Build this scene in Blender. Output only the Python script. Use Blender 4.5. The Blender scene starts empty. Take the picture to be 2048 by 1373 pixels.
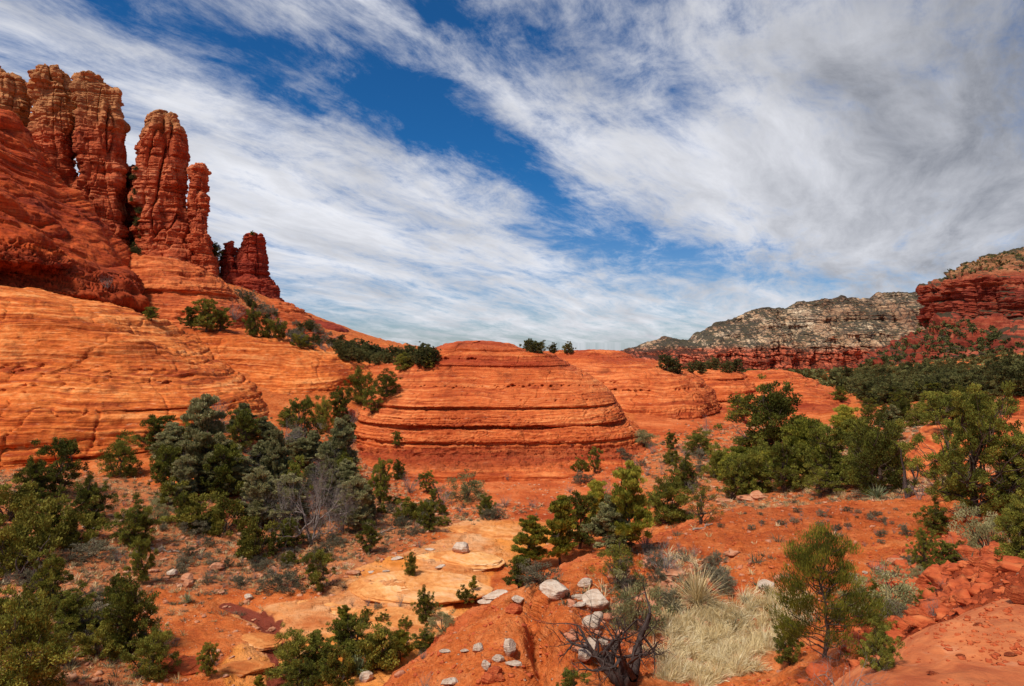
import bpy, math, random
import numpy as np
from mathutils import Vector

# ------------------------------------------------------------------ camera, light, sky
SC = bpy.context.scene
COL = SC.collection
F = 1365.0          # focal length in pixels of the 2048 px wide photograph
CX, CY = 1024.0, 686.0
cam_d = bpy.data.cameras.new("camera")
cam_d.sensor_width = 36.0
cam_d.lens = 24.0
cam_d.clip_start = 0.05
cam_d.clip_end = 30000
cam = bpy.data.objects.new("camera", cam_d)
COL.objects.link(cam)
cam.location = (0, 0, 0)
cam.rotation_euler = (math.radians(90), 0, 0)
SC.camera = cam

SUN_EL, SUN_AZ = math.radians(58), math.radians(-135)     # azimuth from +Y towards +X
sd = Vector((math.sin(SUN_AZ) * math.cos(SUN_EL), math.cos(SUN_AZ) * math.cos(SUN_EL), math.sin(SUN_EL)))
sun_d = bpy.data.lights.new("sun", 'SUN')
sun_d.energy = 3.9
sun_d.angle = math.radians(10)
sun_d.color = (1.0, 0.93, 0.82)
sun = bpy.data.objects.new("sun", sun_d)
COL.objects.link(sun)
sun.rotation_euler = sd.to_track_quat('Z', 'Y').to_euler()
SC.view_settings.view_transform = 'Standard'
SC.view_settings.look = 'None'
SC.view_settings.exposure = 0.05
SC.view_settings.gamma = 1.0
SC.render.engine = 'CYCLES'
SC.cycles.max_bounces = 4
SC.cycles.diffuse_bounces = 2
SC.cycles.glossy_bounces = 1
SC.cycles.transmission_bounces = 1
SC.cycles.transparent_max_bounces = 4
SC.cycles.use_adaptive_sampling = True
SC.cycles.adaptive_threshold = 0.02


class NT:
    """short-hand for building node trees"""
    def __init__(s, tree):
        s.t = tree
        tree.nodes.clear()

    def n(s, kind, **kw):
        nd = s.t.nodes.new(kind)
        for k, v in kw.items():
            setattr(nd, k, v)
        return nd

    def put(s, sock, v):
        if isinstance(v, bpy.types.NodeSocket):
            s.t.links.new(v, sock)
        elif v is not None:
            sock.default_value = v

    def math(s, op, a, b=None, c=None, clamp=False):
        nd = s.n('ShaderNodeMath', operation=op, use_clamp=clamp)
        s.put(nd.inputs[0], a)
        if b is not None: s.put(nd.inputs[1], b)
        if c is not None: s.put(nd.inputs[2], c)
        return nd.outputs[0]

    def vmath(s, op, a, b=None, scale=None):
        nd = s.n('ShaderNodeVectorMath', operation=op)
        s.put(nd.inputs[0], a)
        if b is not None: s.put(nd.inputs[1], b)
        if scale is not None: s.put(nd.inputs['Scale'], scale)
        return nd.outputs[1] if op in ('LENGTH', 'DOT_PRODUCT', 'DISTANCE') else nd.outputs[0]

    def noise(s, vec, scale=1.0, detail=4, rough=0.5, dist=0.0, out=0):
        nd = s.n('ShaderNodeTexNoise')
        s.put(nd.inputs['Vector'], vec)
        nd.inputs['Scale'].default_value = scale
        nd.inputs['Detail'].default_value = detail
        nd.inputs['Roughness'].default_value = rough
        nd.inputs['Distortion'].default_value = dist
        return nd.outputs[out]

    def voro(s, vec, scale=1.0, feature='F1', out=0, rnd=1.0):
        nd = s.n('ShaderNodeTexVoronoi', feature=feature)
        s.put(nd.inputs['Vector'], vec)
        nd.inputs['Scale'].default_value = scale
        nd.inputs['Randomness'].default_value = rnd
        return nd.outputs[out]

    def ramp(s, fac, stops, interp='LINEAR'):
        nd = s.n('ShaderNodeValToRGB')
        cr = nd.color_ramp
        cr.interpolation = interp
        while len(cr.elements) < len(stops): cr.elements.new(0.5)
        for e, (p, c) in zip(cr.elements, stops):
            e.position = p
            if not hasattr(c, '__len__'): c = (c, c, c)
            e.color = (*c[:3], 1)
        s.put(nd.inputs[0], fac)
        return nd.outputs[0]

    def mix(s, fac, a, b, mode='MIX'):
        nd = s.n('ShaderNodeMix', data_type='RGBA', blend_type=mode)
        nd.clamp_factor = True
        s.put(nd.inputs[0], fac)
        for i, v in ((6, a), (7, b)):
            if isinstance(v, (tuple, list)): v = (*v[:3], 1)
            s.put(nd.inputs[i], v)
        return nd.outputs[2]

    def maprange(s, v, a, b, c=0.0, d=1.0, smooth=True):
        nd = s.n('ShaderNodeMapRange', interpolation_type='SMOOTHSTEP' if smooth else 'LINEAR')
        for i, x in enumerate((v, a, b, c, d)): s.put(nd.inputs[i], x)
        return nd.outputs[0]

    def combine(s, x, y, z):
        nd = s.n('ShaderNodeCombineXYZ')
        for i, v in enumerate((x, y, z)): s.put(nd.inputs[i], v)
        return nd.outputs[0]

    def sep(s, v):
        nd = s.n('ShaderNodeSeparateXYZ')
        s.put(nd.inputs[0], v)
        return nd.outputs


def pix_dir(px, py):
    """azimuth and elevation of a direction, from where it meets the photograph"""
    x, z = (px - CX) / F, (CY - py) / F
    return math.atan2(x, 1.0), math.atan2(z, math.hypot(x, 1.0))


def build_world():
    w = bpy.data.worlds.new("World")
    SC.world = w
    w.use_nodes = True
    T = NT(w.node_tree)
    out = T.n('ShaderNodeOutputWorld')
    sky = T.n('ShaderNodeTexSky', sky_type='NISHITA')
    sky.sun_disc = False
    sky.sun_elevation = SUN_EL
    sky.sun_rotation = SUN_AZ
    sky.altitude = 1300
    sky.air_density = 1.0
    sky.dust_density = 0.6
    sky.ozone_density = 2.0
    d = T.n('ShaderNodeTexCoord').outputs['Generated']
    x, y, z = T.sep(d)
    az = T.math('ARCTAN2', x, y)
    el = T.math('ARCSINE', z)
    # flat cloud layer seen in perspective, streaks running towards azimuth ~28 degrees
    k = T.math('ADD', T.math('MAXIMUM', z, 0.0), 0.16)
    cx, cy = T.math('DIVIDE', x, k), T.math('DIVIDE', y, k)
    a = math.radians(30)
    along = T.math('ADD', T.math('MULTIPLY', cx, math.sin(a)), T.math('MULTIPLY', cy, math.cos(a)))
    across = T.math('SUBTRACT', T.math('MULTIPLY', cx, math.cos(a)), T.math('MULTIPLY', cy, math.sin(a)))
    pst = T.combine(T.math('MULTIPLY', along, 0.62), across, 0.0)
    wv = T.noise(pst, 1.1, 3, 0.5, out=1)
    wv = T.vmath('SCALE', T.vmath('SUBTRACT', wv, (0.5, 0.5, 0.5)), scale=0.5)
    pw = T.vmath('ADD', pst, wv)
    big = T.noise(pw, 0.9, 8, 0.62)
    streak = T.noise(T.vmath('MULTIPLY', pw, (0.75, 2.1, 1.0)), 1.6, 9, 0.70)
    plain = T.vmath('ADD', T.combine(cx, cy, 0.0), wv)
    puff = T.noise(T.vmath('ADD', T.vmath('MULTIPLY', T.combine(along, across, 0.0), (0.75, 1.25, 1.0)), T.vmath('SCALE', wv, scale=1.4)), 4.2, 9, 0.70)
    # large bright masses and blue openings: (px, py, half length, half width, tilt in deg clockwise, strength)
    bands = [
        (100, 70, 300, 80, 6, .14), (120, 280, 260, 110, 0, .14), (640, 410, 300, 100, 20, .40), (930, 470, 220, 60, 18, .22), (430, 330, 180, 70, 10, .22),
        (1180, 650, 420, 24, 2, .12), (950, 570, 460, 50, 4, -.12), (640, 520, 240, 30, 6, .10), (1130, 590, 240, 22, 4, .14),
        (900, 120, 300, 24, 34, .22), (1150, 280, 230, 30, 30, .10), (740, 30, 110, 30, 40, .12),
        (1500, 130, 260, 120, 12, .20), (1660, 330, 360, 150, 10, .34), (1980, 120, 200, 240, 0, .26), (1400, 370, 220, 50, 22, .18), (1950, 480, 380, 120, 0, .35),
        (420, 70, 300, 70, 12, -.24), (760, 190, 280, 90, 24, -.30), (1060, 100, 240, 90, 28, -.24), (1260, 50, 200, 70, 14, -.22), (960, 20, 140, 40, 10, -.16),
        (1000, 320, 260, 40, 28, -.30), (1330, 510, 260, 36, 10, -.38), (1130, 420, 180, 26, 30, -.22), (1420, 240, 180, 34, 20, -.16), (1720, 190, 140, 26, 20, -.14),
        (60, 150, 150, 34, 10, -.12), (760, 640, 240, 22, 3, -.18), (1600, 590, 240, 26, 8, .18), (900, 690, 300, 14, 0, -.10), (1480, 600, 140, 16, 6, -.12),
    ]
    tot = None
    for (px, py, L, W, tl, am) in bands:
        a0, e0 = pix_dir(px, py)
        c = math.cos(a0)
        sL, sW = L / F * c, W / F * c
        t = math.radians(tl)
        da, de = T.math('SUBTRACT', az, a0), T.math('SUBTRACT', el, e0)
        u = T.math('SUBTRACT', T.math('MULTIPLY', da, math.cos(t) / sL), T.math('MULTIPLY', de, math.sin(t) / sL))
        v = T.math('ADD', T.math('MULTIPLY', da, math.sin(t) / sW), T.math('MULTIPLY', de, math.cos(t) / sW))
        g = T.math('EXPONENT', T.math('MULTIPLY', T.math('ADD', T.math('MULTIPLY', u, u), T.math('MULTIPLY', v, v)), -0.7))
        g = T.math('MULTIPLY', g, am)
        tot = g if tot is None else T.math('ADD', tot, g)
    dens = T.math('ADD', T.math('MULTIPLY', T.math('SUBTRACT', big, 0.5), 1.7), T.math('MULTIPLY', T.math('SUBTRACT', streak, 0.5), 1.3))
    dens = T.math('ADD', dens, T.math('MULTIPLY', T.math('SUBTRACT', puff, 0.5), 2.3))
    dens = T.math('ADD', T.math('ADD', dens, T.math('MULTIPLY', tot, 1.12)), 0.50)
    mask = T.maprange(dens, -0.06, 1.12, 0.0, 0.97)
    # grey undersides of the thick cloud
    lumps = T.noise(T.vmath('MULTIPLY', pw, (1.0, 1.7, 1.0)), 2.2, 7, 0.6)
    lum = T.math('ADD', T.math('MULTIPLY', T.math('SUBTRACT', lumps, 0.5), 1.6), T.math('MULTIPLY', T.math('SUBTRACT', puff, 0.5), 0.9))
    azr = T.maprange(az, 0.20, 0.66)
    elr = T.maprange(el, 0.02, 0.30)
    side = T.math('MULTIPLY', T.math('MULTIPLY', azr, 0.62), T.math('ADD', T.math('MULTIPLY', elr, 0.45), 0.55))
    grey = T.math('ADD', T.math('ADD', side, T.math('MULTIPLY', lum, 0.75)), 0.20, clamp=True)
    cloud = T.mix(grey, (0.84, 0.85, 0.90), (0.20, 0.215, 0.255))
    tone = T.mix(T.maprange(el, 0.0, 0.26), (0.66, 0.80, 1.05), (0.15, 0.64, 1.08))
    blue = T.mix(1.0, sky.outputs[0], tone, 'MULTIPLY')
    blue = T.vmath('SCALE', blue, scale=0.078)
    col = T.mix(mask, blue, cloud)
    bg = T.n('ShaderNodeBackground')
    T.put(bg.inputs[0], col)
    bg.inputs[1].default_value = 1.0
    T.t.links.new(bg.outputs[0], out.inputs[0])
    w.cycles.sampling_method = 'MANUAL'
    w.cycles.sample_map_resolution = 256


build_world()

# ------------------------------------------------------------------ numeric helpers
_rs = np.random.RandomState(7)
_perm = np.tile(_rs.permutation(256), 4).astype(np.int32)
_grad = _rs.normal(size=(256, 3)).astype(np.float32)
_grad /= np.linalg.norm(_grad, axis=1)[:, None]


def perlin(x, y, z):
    x = np.asarray(x, np.float32); y = np.asarray(y, np.float32); z = np.asarray(z, np.float32)
    x, y, z = np.broadcast_arrays(x, y, z)
    xi, yi, zi = np.floor(x), np.floor(y), np.floor(z)
    fx, fy, fz = x - xi, y - yi, z - zi
    xi = xi.astype(np.int32) & 255; yi = yi.astype(np.int32) & 255; zi = zi.astype(np.int32) & 255
    u, v, w = (f * f * f * (f * (f * 6 - 15) + 10) for f in (fx, fy, fz))
    r = 0
    for dx in (0, 1):
        a = _perm[xi + dx]
        wx = u if dx else 1 - u
        for dy in (0, 1):
            b = _perm[a + yi + dy]
            wy = wx * (v if dy else 1 - v)
            for dz in (0, 1):
                g = _grad[_perm[b + zi + dz]]
                r = r + wy * (w if dz else 1 - w) * (g[..., 0] * (fx - dx) + g[..., 1] * (fy - dy) + g[..., 2] * (fz - dz))
    return r * 1.5


def fbm(x, y, z, octv=4, gain=0.5, lac=2.03, ridged=False):
    r, a, s, tot = 0, 1.0, 1.0, 0
    for i in range(octv):
        n = perlin(x * s + 17.3 * i, y * s + 5.1 * i, z * s + 9.7 * i)
        if ridged: n = 1 - 2 * np.abs(n)
        r = r + a * n
        tot += a
        a *= gain
        s *= lac
    return r / tot


def sstep(v, a, b):
    t = np.clip((v - a) / (b - a), 0, 1)
    return t * t * (3 - 2 * t)


class Strata:
    """beds of rock: each stands out or back a little, with a groove along every joint"""
    def __init__(s, seed, tmin, tmax, groove=0.5, gw=0.12, zlo=-80, zhi=300, bulge=0.5):
        r = np.random.RandomState(seed)
        n = int((zhi - zlo) / ((tmin + tmax) / 2)) + 5
        s.b = zlo + np.cumsum(tmin + (tmax - tmin) * r.rand(n) ** 1.6)
        s.a = r.uniform(-1, 1, n) * 0.5
        s.g = groove * r.rand(n) ** 1.5
        s.gw, s.bulge = gw, bulge

    def __call__(s, z):
        i = np.clip(np.searchsorted(s.b, z), 1, len(s.b) - 1)
        lo, hi = s.b[i - 1], s.b[i]
        f = np.clip((z - lo) / (hi - lo), 0, 1)
        h = hi - lo
        dlo = (f * h) / (s.gw * h.clip(0.05)); dhi = ((1 - f) * h) / (s.gw * h.clip(0.05))
        e = s.a[i] + s.bulge * (1 - (2 * f - 1) ** 4 - 0.5)
        return e - s.g[i - 1] * np.exp(-dlo) - s.g[i] * np.exp(-dhi)


def link(o, parent=None):
    COL.objects.link(o)
    if parent is not None: o.parent = parent
    return o


def tag(o, label=None, cat=None, group=None, kind=None):
    if label: o['label'] = label
    if cat: o['category'] = cat
    if group: o['group'] = group
    if kind: o['kind'] = kind
    return o


def mesh_from(name, V, Fq, mat=None, smooth=True, attrs=None, tris=False):
    me = bpy.data.meshes.new(name)
    V = np.ascontiguousarray(V, np.float32).reshape(-1, 3)
    Fq = np.ascontiguousarray(Fq, np.int32)
    k = Fq.shape[1]
    me.vertices.add(len(V)); me.vertices.foreach_set('co', V.ravel())
    me.loops.add(Fq.size); me.loops.foreach_set('vertex_index', Fq.ravel())
    me.polygons.add(len(Fq)); me.polygons.foreach_set('loop_start', np.arange(0, Fq.size, k, dtype=np.int32))
    if smooth: me.polygons.foreach_set('use_smooth', np.ones(len(Fq), bool))
    if attrs:
        for an, av in attrs.items():
            at = me.color_attributes.new(an, 'FLOAT_COLOR', 'POINT')
            av = np.asarray(av, np.float32)
            if av.shape[-1] == 3: av = np.concatenate([av, np.ones((*av.shape[:-1], 1), np.float32)], -1)
            at.data.foreach_set('color', av.reshape(-1))
    me.update()
    if mat: me.materials.append(mat)
    return me


def grid_faces(nu, nv, wrap_u=False):
    i = np.arange(nv - 1)[:, None] * nu
    j = np.arange(nu if wrap_u else nu - 1)[None, :]
    j2 = (j + 1) % nu
    return np.stack([i + j, i + j2, i + nu + j2, i + nu + j], -1).reshape(-1, 4)


def P(px, py, Y):
    return np.array([(px - CX) / F * Y, Y, (CY - py) / F * Y])


# ------------------------------------------------------------------ materials
def new_mat(name, rough=0.9, spec=0.15):
    m = bpy.data.materials.new(name)
    m.use_nodes = True
    T = NT(m.node_tree)
    out = T.n('ShaderNodeOutputMaterial')
    b = T.n('ShaderNodeBsdfPrincipled')
    b.inputs['Roughness'].default_value = rough
    b.inputs['Specular IOR Level'].default_value = spec
    T.t.links.new(b.outputs[0], out.inputs[0])
    return m, T, b


def bump(T, h, strength, dist):
    nd = T.n('ShaderNodeBump')
    T.put(nd.inputs['Height'], h)
    nd.inputs['Strength'].default_value = strength
    nd.inputs['Distance'].default_value = dist
    return nd.outputs[0]


def sandstone(name, cols, zs=1.0, dip=(0, 0), stain=0.5, pale=None, zpale=None, bumpk=1.0, veg=0.0, dark=(0.10, 0.018, 0.008), size=1.0, fleck=0.5, zdark=(), contrast=0.55):
    """layered sandstone. cols: deep, mid, light; zs: beds per metre scale; size: grows every pattern"""
    m, T, b = new_mat(name)
    g = T.n('ShaderNodeNewGeometry')
    p = g.outputs['Position']
    x, y, z = T.sep(p)
    zz = T.math('ADD', T.math('ADD', z, T.math('MULTIPLY', x, dip[0])), T.math('MULTIPLY', y, dip[1]))
    w = T.noise(p, 0.12 / size, 3, 0.5)
    zz = T.math('ADD', zz, T.math('MULTIPLY', T.math('SUBTRACT', w, 0.5), 1.6 * size))
    coarse = T.noise(T.combine(T.math('MULTIPLY', x, 0.03 / size), T.math('MULTIPLY', y, 0.03 / size), T.math('MULTIPLY', zz, 0.55 * zs)), 1.0, 2, 0.5)
    fine = T.noise(T.combine(T.math('MULTIPLY', x, 0.10 / size), T.math('MULTIPLY', y, 0.10 / size), T.math('MULTIPLY', zz, 3.2 * zs)), 1.0, 4, 0.65)
    grain = T.noise(p, 1.1 / size, 6, 0.65)
    f = T.math('ADD', T.math('MULTIPLY', coarse, 1.0 - contrast), T.math('ADD', T.math('MULTIPLY', fine, contrast), T.math('MULTIPLY', T.math('SUBTRACT', grain, 0.5), 0.35)))
    c = T.ramp(f, [(0.38, cols[0]), (0.52, cols[1]), (0.66, cols[2])])
    big = T.noise(p, 0.10 / size, 5, 0.6)
    c = T.mix(1.0, c, T.ramp(big, [(0.34, (0.72, 0.62, 0.62)), (0.5, (1.0, 1.0, 1.0)), (0.66, (1.12, 1.32, 1.5))]), 'MULTIPLY')
    if pale:
        # thin pale flecks of bleached stone along the beds
        fl = T.noise(T.combine(T.math('MULTIPLY', x, 0.9 / size), T.math('MULTIPLY', y, 0.9 / size), T.math('MULTIPLY', zz, 5.0 * zs)), 1.0, 3, 0.6)
        fl = T.maprange(fl, 0.60, 0.72, 0.0, fleck)
        c = T.mix(fl, c, pale)
    if zpale:
        z0, z1, pc = zpale
        pm = T.maprange(T.math('ADD', z, T.math('MULTIPLY', T.math('SUBTRACT', coarse, 0.5), (z1 - z0) * 1.5)), z0, z1, 0.0, 0.9)
        pcol = T.mix(T.maprange(fine, 0.35, 0.65), T.vmath('SCALE', T.combine(*pc), scale=0.5), pc)
        c = T.mix(pm, c, pcol)
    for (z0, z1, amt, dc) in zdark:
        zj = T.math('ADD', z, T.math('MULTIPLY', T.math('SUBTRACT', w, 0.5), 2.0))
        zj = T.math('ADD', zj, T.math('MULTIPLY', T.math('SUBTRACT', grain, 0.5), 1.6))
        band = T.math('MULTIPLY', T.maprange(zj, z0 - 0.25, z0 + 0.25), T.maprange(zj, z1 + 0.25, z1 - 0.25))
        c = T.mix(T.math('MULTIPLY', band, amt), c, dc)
    # desert varnish and lichen stains
    st = T.noise(T.vmath('MULTIPLY', p, (0.35 / size, 0.35 / size, 0.16 / size)), 1.0, 6, 0.62)
    st = T.maprange(st, 0.55, 0.72, 0.0, stain)
    c = T.mix(st, c, dark)
    if veg:
        nz = T.sep(g.outputs['Normal'])[2]
        vn = T.noise(p, 0.09 / size * 4, 4, 0.6)
        vn2 = T.noise(p, 0.02 / size * 4, 3, 0.6)
        vm = T.maprange(T.math('ADD', T.math('ADD', T.math('MULTIPLY', vn, 0.9), T.math('MULTIPLY', vn2, 0.6)), T.math('MULTIPLY', nz, 0.42)), 1.10 - veg * 0.2, 1.16 - veg * 0.2)
        c = T.mix(T.math('MULTIPLY', vm, 0.9), c, (0.034, 0.036, 0.020))
    T.put(b.inputs['Base Color'], c)
    h = T.math('ADD', T.math('MULTIPLY', fine, 0.6), T.math('MULTIPLY', grain, 1.0))
    T.put(b.inputs['Normal'], bump(T, h, 0.8 * bumpk, 0.35 * size))
    return m


ORANGE = ((0.44, 0.085, 0.024), (0.60, 0.135, 0.035), (0.74, 0.22, 0.07))
REDROCK = ((0.26, 0.042, 0.016), (0.40, 0.068, 0.022), (0.52, 0.12, 0.045))
M = {}
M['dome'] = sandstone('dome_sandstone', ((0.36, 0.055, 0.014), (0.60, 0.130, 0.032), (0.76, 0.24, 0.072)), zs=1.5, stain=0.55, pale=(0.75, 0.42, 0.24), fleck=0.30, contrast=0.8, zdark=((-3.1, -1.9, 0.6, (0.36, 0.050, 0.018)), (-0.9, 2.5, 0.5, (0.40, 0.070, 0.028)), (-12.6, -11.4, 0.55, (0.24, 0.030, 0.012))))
M['cliff'] = sandstone('cliff_sandstone', ((0.34, 0.052, 0.011), (0.68, 0.158, 0.028), (0.84, 0.315, 0.095)), zs=1.5, dip=(0.05, 0), stain=0.6, contrast=0.75, dark=(0.16, 0.035, 0.012), pale=(0.80, 0.45, 0.24), fleck=0.4)
M['bulge'] = sandstone('red_cliff_sandstone', ((0.30, 0.036, 0.009), (0.50, 0.074, 0.014), (0.66, 0.130, 0.028)), zs=0.9, dip=(0.25, 0), stain=0.8, contrast=0.65, dark=(0.10, 0.016, 0.007), zdark=((3.5, 12.5, 0.45, (0.20, 0.028, 0.010)),))  # zdark band is part desert varnish, part undercut shade painted into the colour
M['spire'] = sandstone('spire_sandstone', ((0.30, 0.048, 0.018), (0.52, 0.105, 0.034), (0.66, 0.23, 0.10)), zs=0.45, stain=0.45, pale=(0.62, 0.34, 0.18), fleck=0.55, size=1.6, zpale=(46, 56, (0.54, 0.25, 0.095)))
M['redspire'] = sandstone('dark_red_sandstone', ((0.20, 0.026, 0.014), (0.33, 0.045, 0.020), (0.43, 0.075, 0.03)), zs=0.6, stain=0.5, size=1.4)
M['butte'] = sandstone('butte_sandstone', ((0.15, 0.024, 0.014), (0.29, 0.050, 0.024), (0.42, 0.12, 0.052)), zs=0.10, stain=0.5, size=7.0, zpale=(80, 108, (0.40, 0.20, 0.09)), veg=0.22, pale=(0.5, 0.22, 0.1), fleck=0.3)
M['ridge'] = sandstone('ridge_limestone', ((0.24, 0.13, 0.075), (0.48, 0.30, 0.17), (0.66, 0.47, 0.29)), zs=0.035, stain=0.35, size=16.0, veg=0.27, dark=(0.07, 0.055, 0.045))


def fix_ridge():
    """red sandstone at the foot of the pale ridge"""
    m = M['ridge']
    T = m.node_tree
    b = [n for n in T.nodes if n.type == 'BSDF_PRINCIPLED'][0]
    old = b.inputs['Base Color'].links[0].from_socket
    H = NT.__new__(NT)
    H.t = T
    g = H.n('ShaderNodeNewGeometry')
    z = H.sep(g.outputs['Position'])[2]
    n = H.noise(g.outputs['Position'], 0.008, 4, 0.6)
    k = H.maprange(H.math('ADD', z, H.math('MULTIPLY', H.math('SUBTRACT', n, 0.5), 50)), -34, -8, 1.0, 0.0)
    v = H.noise(H.vmath('MULTIPLY', g.outputs['Position'], (0.045, 0.02, 0.012)), 1.0, 5, 0.65)
    ln = H.maprange(H.math('ABSOLUTE', H.math('SUBTRACT', v, 0.5)), 0.0, 0.035, 0.65, 0.0)
    old = H.mix(ln, old, (0.07, 0.05, 0.045))
    pv = H.vmath('ADD', g.outputs['Position'], H.vmath('SCALE', H.noise(g.outputs['Position'], 0.03, 3, 0.6, out=1), scale=26.0))
    ce = H.voro(H.vmath('MULTIPLY', pv, (0.036, 0.012, 0.048)), 1.0, 'DISTANCE_TO_EDGE')
    old = H.mix(H.maprange(ce, 0.02, 0.10, 0.8, 0.0), old, (0.055, 0.045, 0.035))
    red = H.mix(1.0, old, (1.15, 0.44, 0.36), 'MULTIPLY')
    H.put(b.inputs['Base Color'], H.mix(k, old, red))


fix_ridge()


def ground_material():
    m, T, b = new_mat('desert_ground', 0.95, 0.1)
    g = T.n('ShaderNodeNewGeometry')
    p = g.outputs['Position']
    at = T.n('ShaderNodeAttribute', attribute_name='zone')
    wash, gravel, red = T.sep(at.outputs['Vector'])
    at2 = T.n('ShaderNodeAttribute', attribute_name='zone_two')
    wet, straw, rock = T.sep(at2.outputs['Vector'])
    n1 = T.noise(p, 0.5, 6, 0.6)
    n2 = T.noise(p, 3.0, 5, 0.65)
    n3 = T.noise(p, 0.13, 3, 0.5)
    soil = T.ramp(T.math('ADD', T.math('MULTIPLY', n1, 0.6), T.math('MULTIPLY', n2, 0.4)), [(0.36, (0.38, 0.066, 0.016)), (0.50, (0.60, 0.140, 0.030)), (0.66, (0.76, 0.26, 0.085))])
    n4 = T.noise(p, 13.0, 4, 0.7)
    soil = T.mix(T.maprange(n4, 0.52, 0.68, 0.0, 0.45), soil, (0.28, 0.045, 0.014))
    soil = T.mix(T.maprange(n4, 0.46, 0.34, 0.0, 0.35), soil, (0.78, 0.32, 0.13))
    dred = T.ramp(n2, [(0.35, (0.22, 0.035, 0.012)), (0.65, (0.44, 0.080, 0.024))])
    soil = T.mix(T.math('MULTIPLY', red, 1.0), soil, dred)
    # pale pebbles
    peb = T.voro(p, 7.0)
    pebr = T.voro(p, 7.0, out=1)
    pr = T.sep(pebr)[0]
    pm = T.math('MULTIPLY', T.maprange(peb, 0.18, 0.30, 1.0, 0.0), T.math('GREATER_THAN', pr, T.math('SUBTRACT', 0.88, T.math('MULTIPLY', gravel, 0.35))))
    soil = T.mix(T.math('MULTIPLY', pm, 0.8), soil, (0.62, 0.40, 0.26))
    # litter and dried plants between the stones
    gr = T.ramp(n2, [(0.38, (0.16, 0.085, 0.050)), (0.52, (0.34, 0.20, 0.11)), (0.62, (0.55, 0.16, 0.05)), (0.70, (0.50, 0.36, 0.22))])
    gm = T.maprange(T.math('ADD', gravel, T.math('MULTIPLY', T.math('SUBTRACT', n1, 0.5), 1.6)), 0.42, 0.90, 0.0, 0.42)
    soil = T.mix(gm, soil, gr)
    # smooth slickrock of the wash
    x, y, z = T.sep(p)
    wn = T.noise(T.vmath('MULTIPLY', p, (0.35, 0.55, 2.5)), 1.0, 6, 0.6)
    sl = T.ramp(wn, [(0.36, (0.56, 0.16, 0.045)), (0.50, (0.72, 0.29, 0.105)), (0.66, (0.80, 0.42, 0.20))])
    sl = T.mix(T.maprange(n3, 0.42, 0.60), sl, T.mix(0.7, sl, (0.82, 0.27, 0.035)))
    wm = T.maprange(T.math('ADD', wash, T.math('MULTIPLY', T.math('SUBTRACT', n1, 0.5), 0.5)), 0.4, 0.6)
    c = T.mix(wm, soil, sl)
    # bedded bare rock on the slopes
    rk = T.noise(T.vmath('MULTIPLY', p, (0.12, 0.12, 3.2)), 1.0, 4, 0.6)
    rk = T.ramp(T.math('ADD', T.math('MULTIPLY', rk, 0.7), T.math('MULTIPLY', n1, 0.3)), [(0.38, (0.40, 0.068, 0.02)), (0.5, (0.58, 0.125, 0.034)), (0.64, (0.72, 0.21, 0.07))])
    c = T.mix(T.maprange(T.math('ADD', rock, T.math('MULTIPLY', T.math('SUBTRACT', n1, 0.5), 0.8)), 0.4, 0.6), c, rk)
    c = T.mix(T.math('MULTIPLY', straw, 0.45), c, T.ramp(n2, [(0.3, (0.30, 0.20, 0.09)), (0.7, (0.60, 0.46, 0.24))]))
    c = T.mix(T.maprange(T.math('ADD', wet, T.math('MULTIPLY', T.math('SUBTRACT', n1, 0.5), 0.6)), 0.42, 0.6), c, (0.24, 0.050, 0.026))
    T.put(b.inputs['Base Color'], c)
    T.put(b.inputs['Roughness'], T.maprange(wet, 0.3, 0.7, 0.95, 0.35))
    lay = T.noise(T.vmath('MULTIPLY', p, (0.25, 0.45, 5.0)), 1.0, 6, 0.65)
    h = T.math('ADD', T.math('MULTIPLY', n2, 0.6), T.math('ADD', n1, T.math('ADD', T.math('MULTIPLY', pm, 0.3), T.math('MULTIPLY', lay, 1.2))))
    h = T.math('ADD', h, T.math('MULTIPLY', n4, 0.25))
    T.put(b.inputs['Normal'], bump(T, h, 0.9, 0.30))
    return m


M['ground'] = ground_material()

# ------------------------------------------------------------------ ground
class TPS:
    def __init__(s, pts, vals, smooth=1e-3):
        s.p = np.array(pts, float); n = len(s.p)
        K = s.k(np.linalg.norm(s.p[:, None] - s.p[None], axis=2)) + np.eye(n) * smooth
        A = np.zeros((n + 3, n + 3)); A[:n, :n] = K
        A[:n, n] = 1; A[:n, n + 1:] = s.p; A[n, :n] = 1; A[n + 1:, :n] = s.p.T
        s.w = np.linalg.solve(A, np.concatenate([vals, [0, 0, 0]]))

    @staticmethod
    def k(r):
        return np.where(r > 1e-9, r * r * np.log(np.maximum(r, 1e-9)), 0)

    def __call__(s, u, v):
        r = np.full(u.shape, s.w[-3]) + s.w[-2] * u + s.w[-1] * v
        for (a, b), w in zip(s.p, s.w[:-3]):
            d2 = (u - a) ** 2 + (v - b) ** 2
            r = r + w * 0.5 * d2 * np.log(np.maximum(d2, 1e-12))
        return r


AZS = 1.6   # weight of azimuth against log distance
def uv_of(x, y):
    return np.arctan2(x, y) * AZS, np.log(np.hypot(x, y))


def ctrl(rows):
    """rows of (px, py, Y) or (px, py, None, Z)"""
    U, Z = [], []
    for r in rows:
        if len(r) == 4: Y = r[3] * F / (CY - r[1])
        else: Y = r[2]
        q = P(r[0], r[1], Y)
        u, v = uv_of(q[0], q[1])
        U.append((u, v)); Z.append(q[2])
    return U, Z


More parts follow.
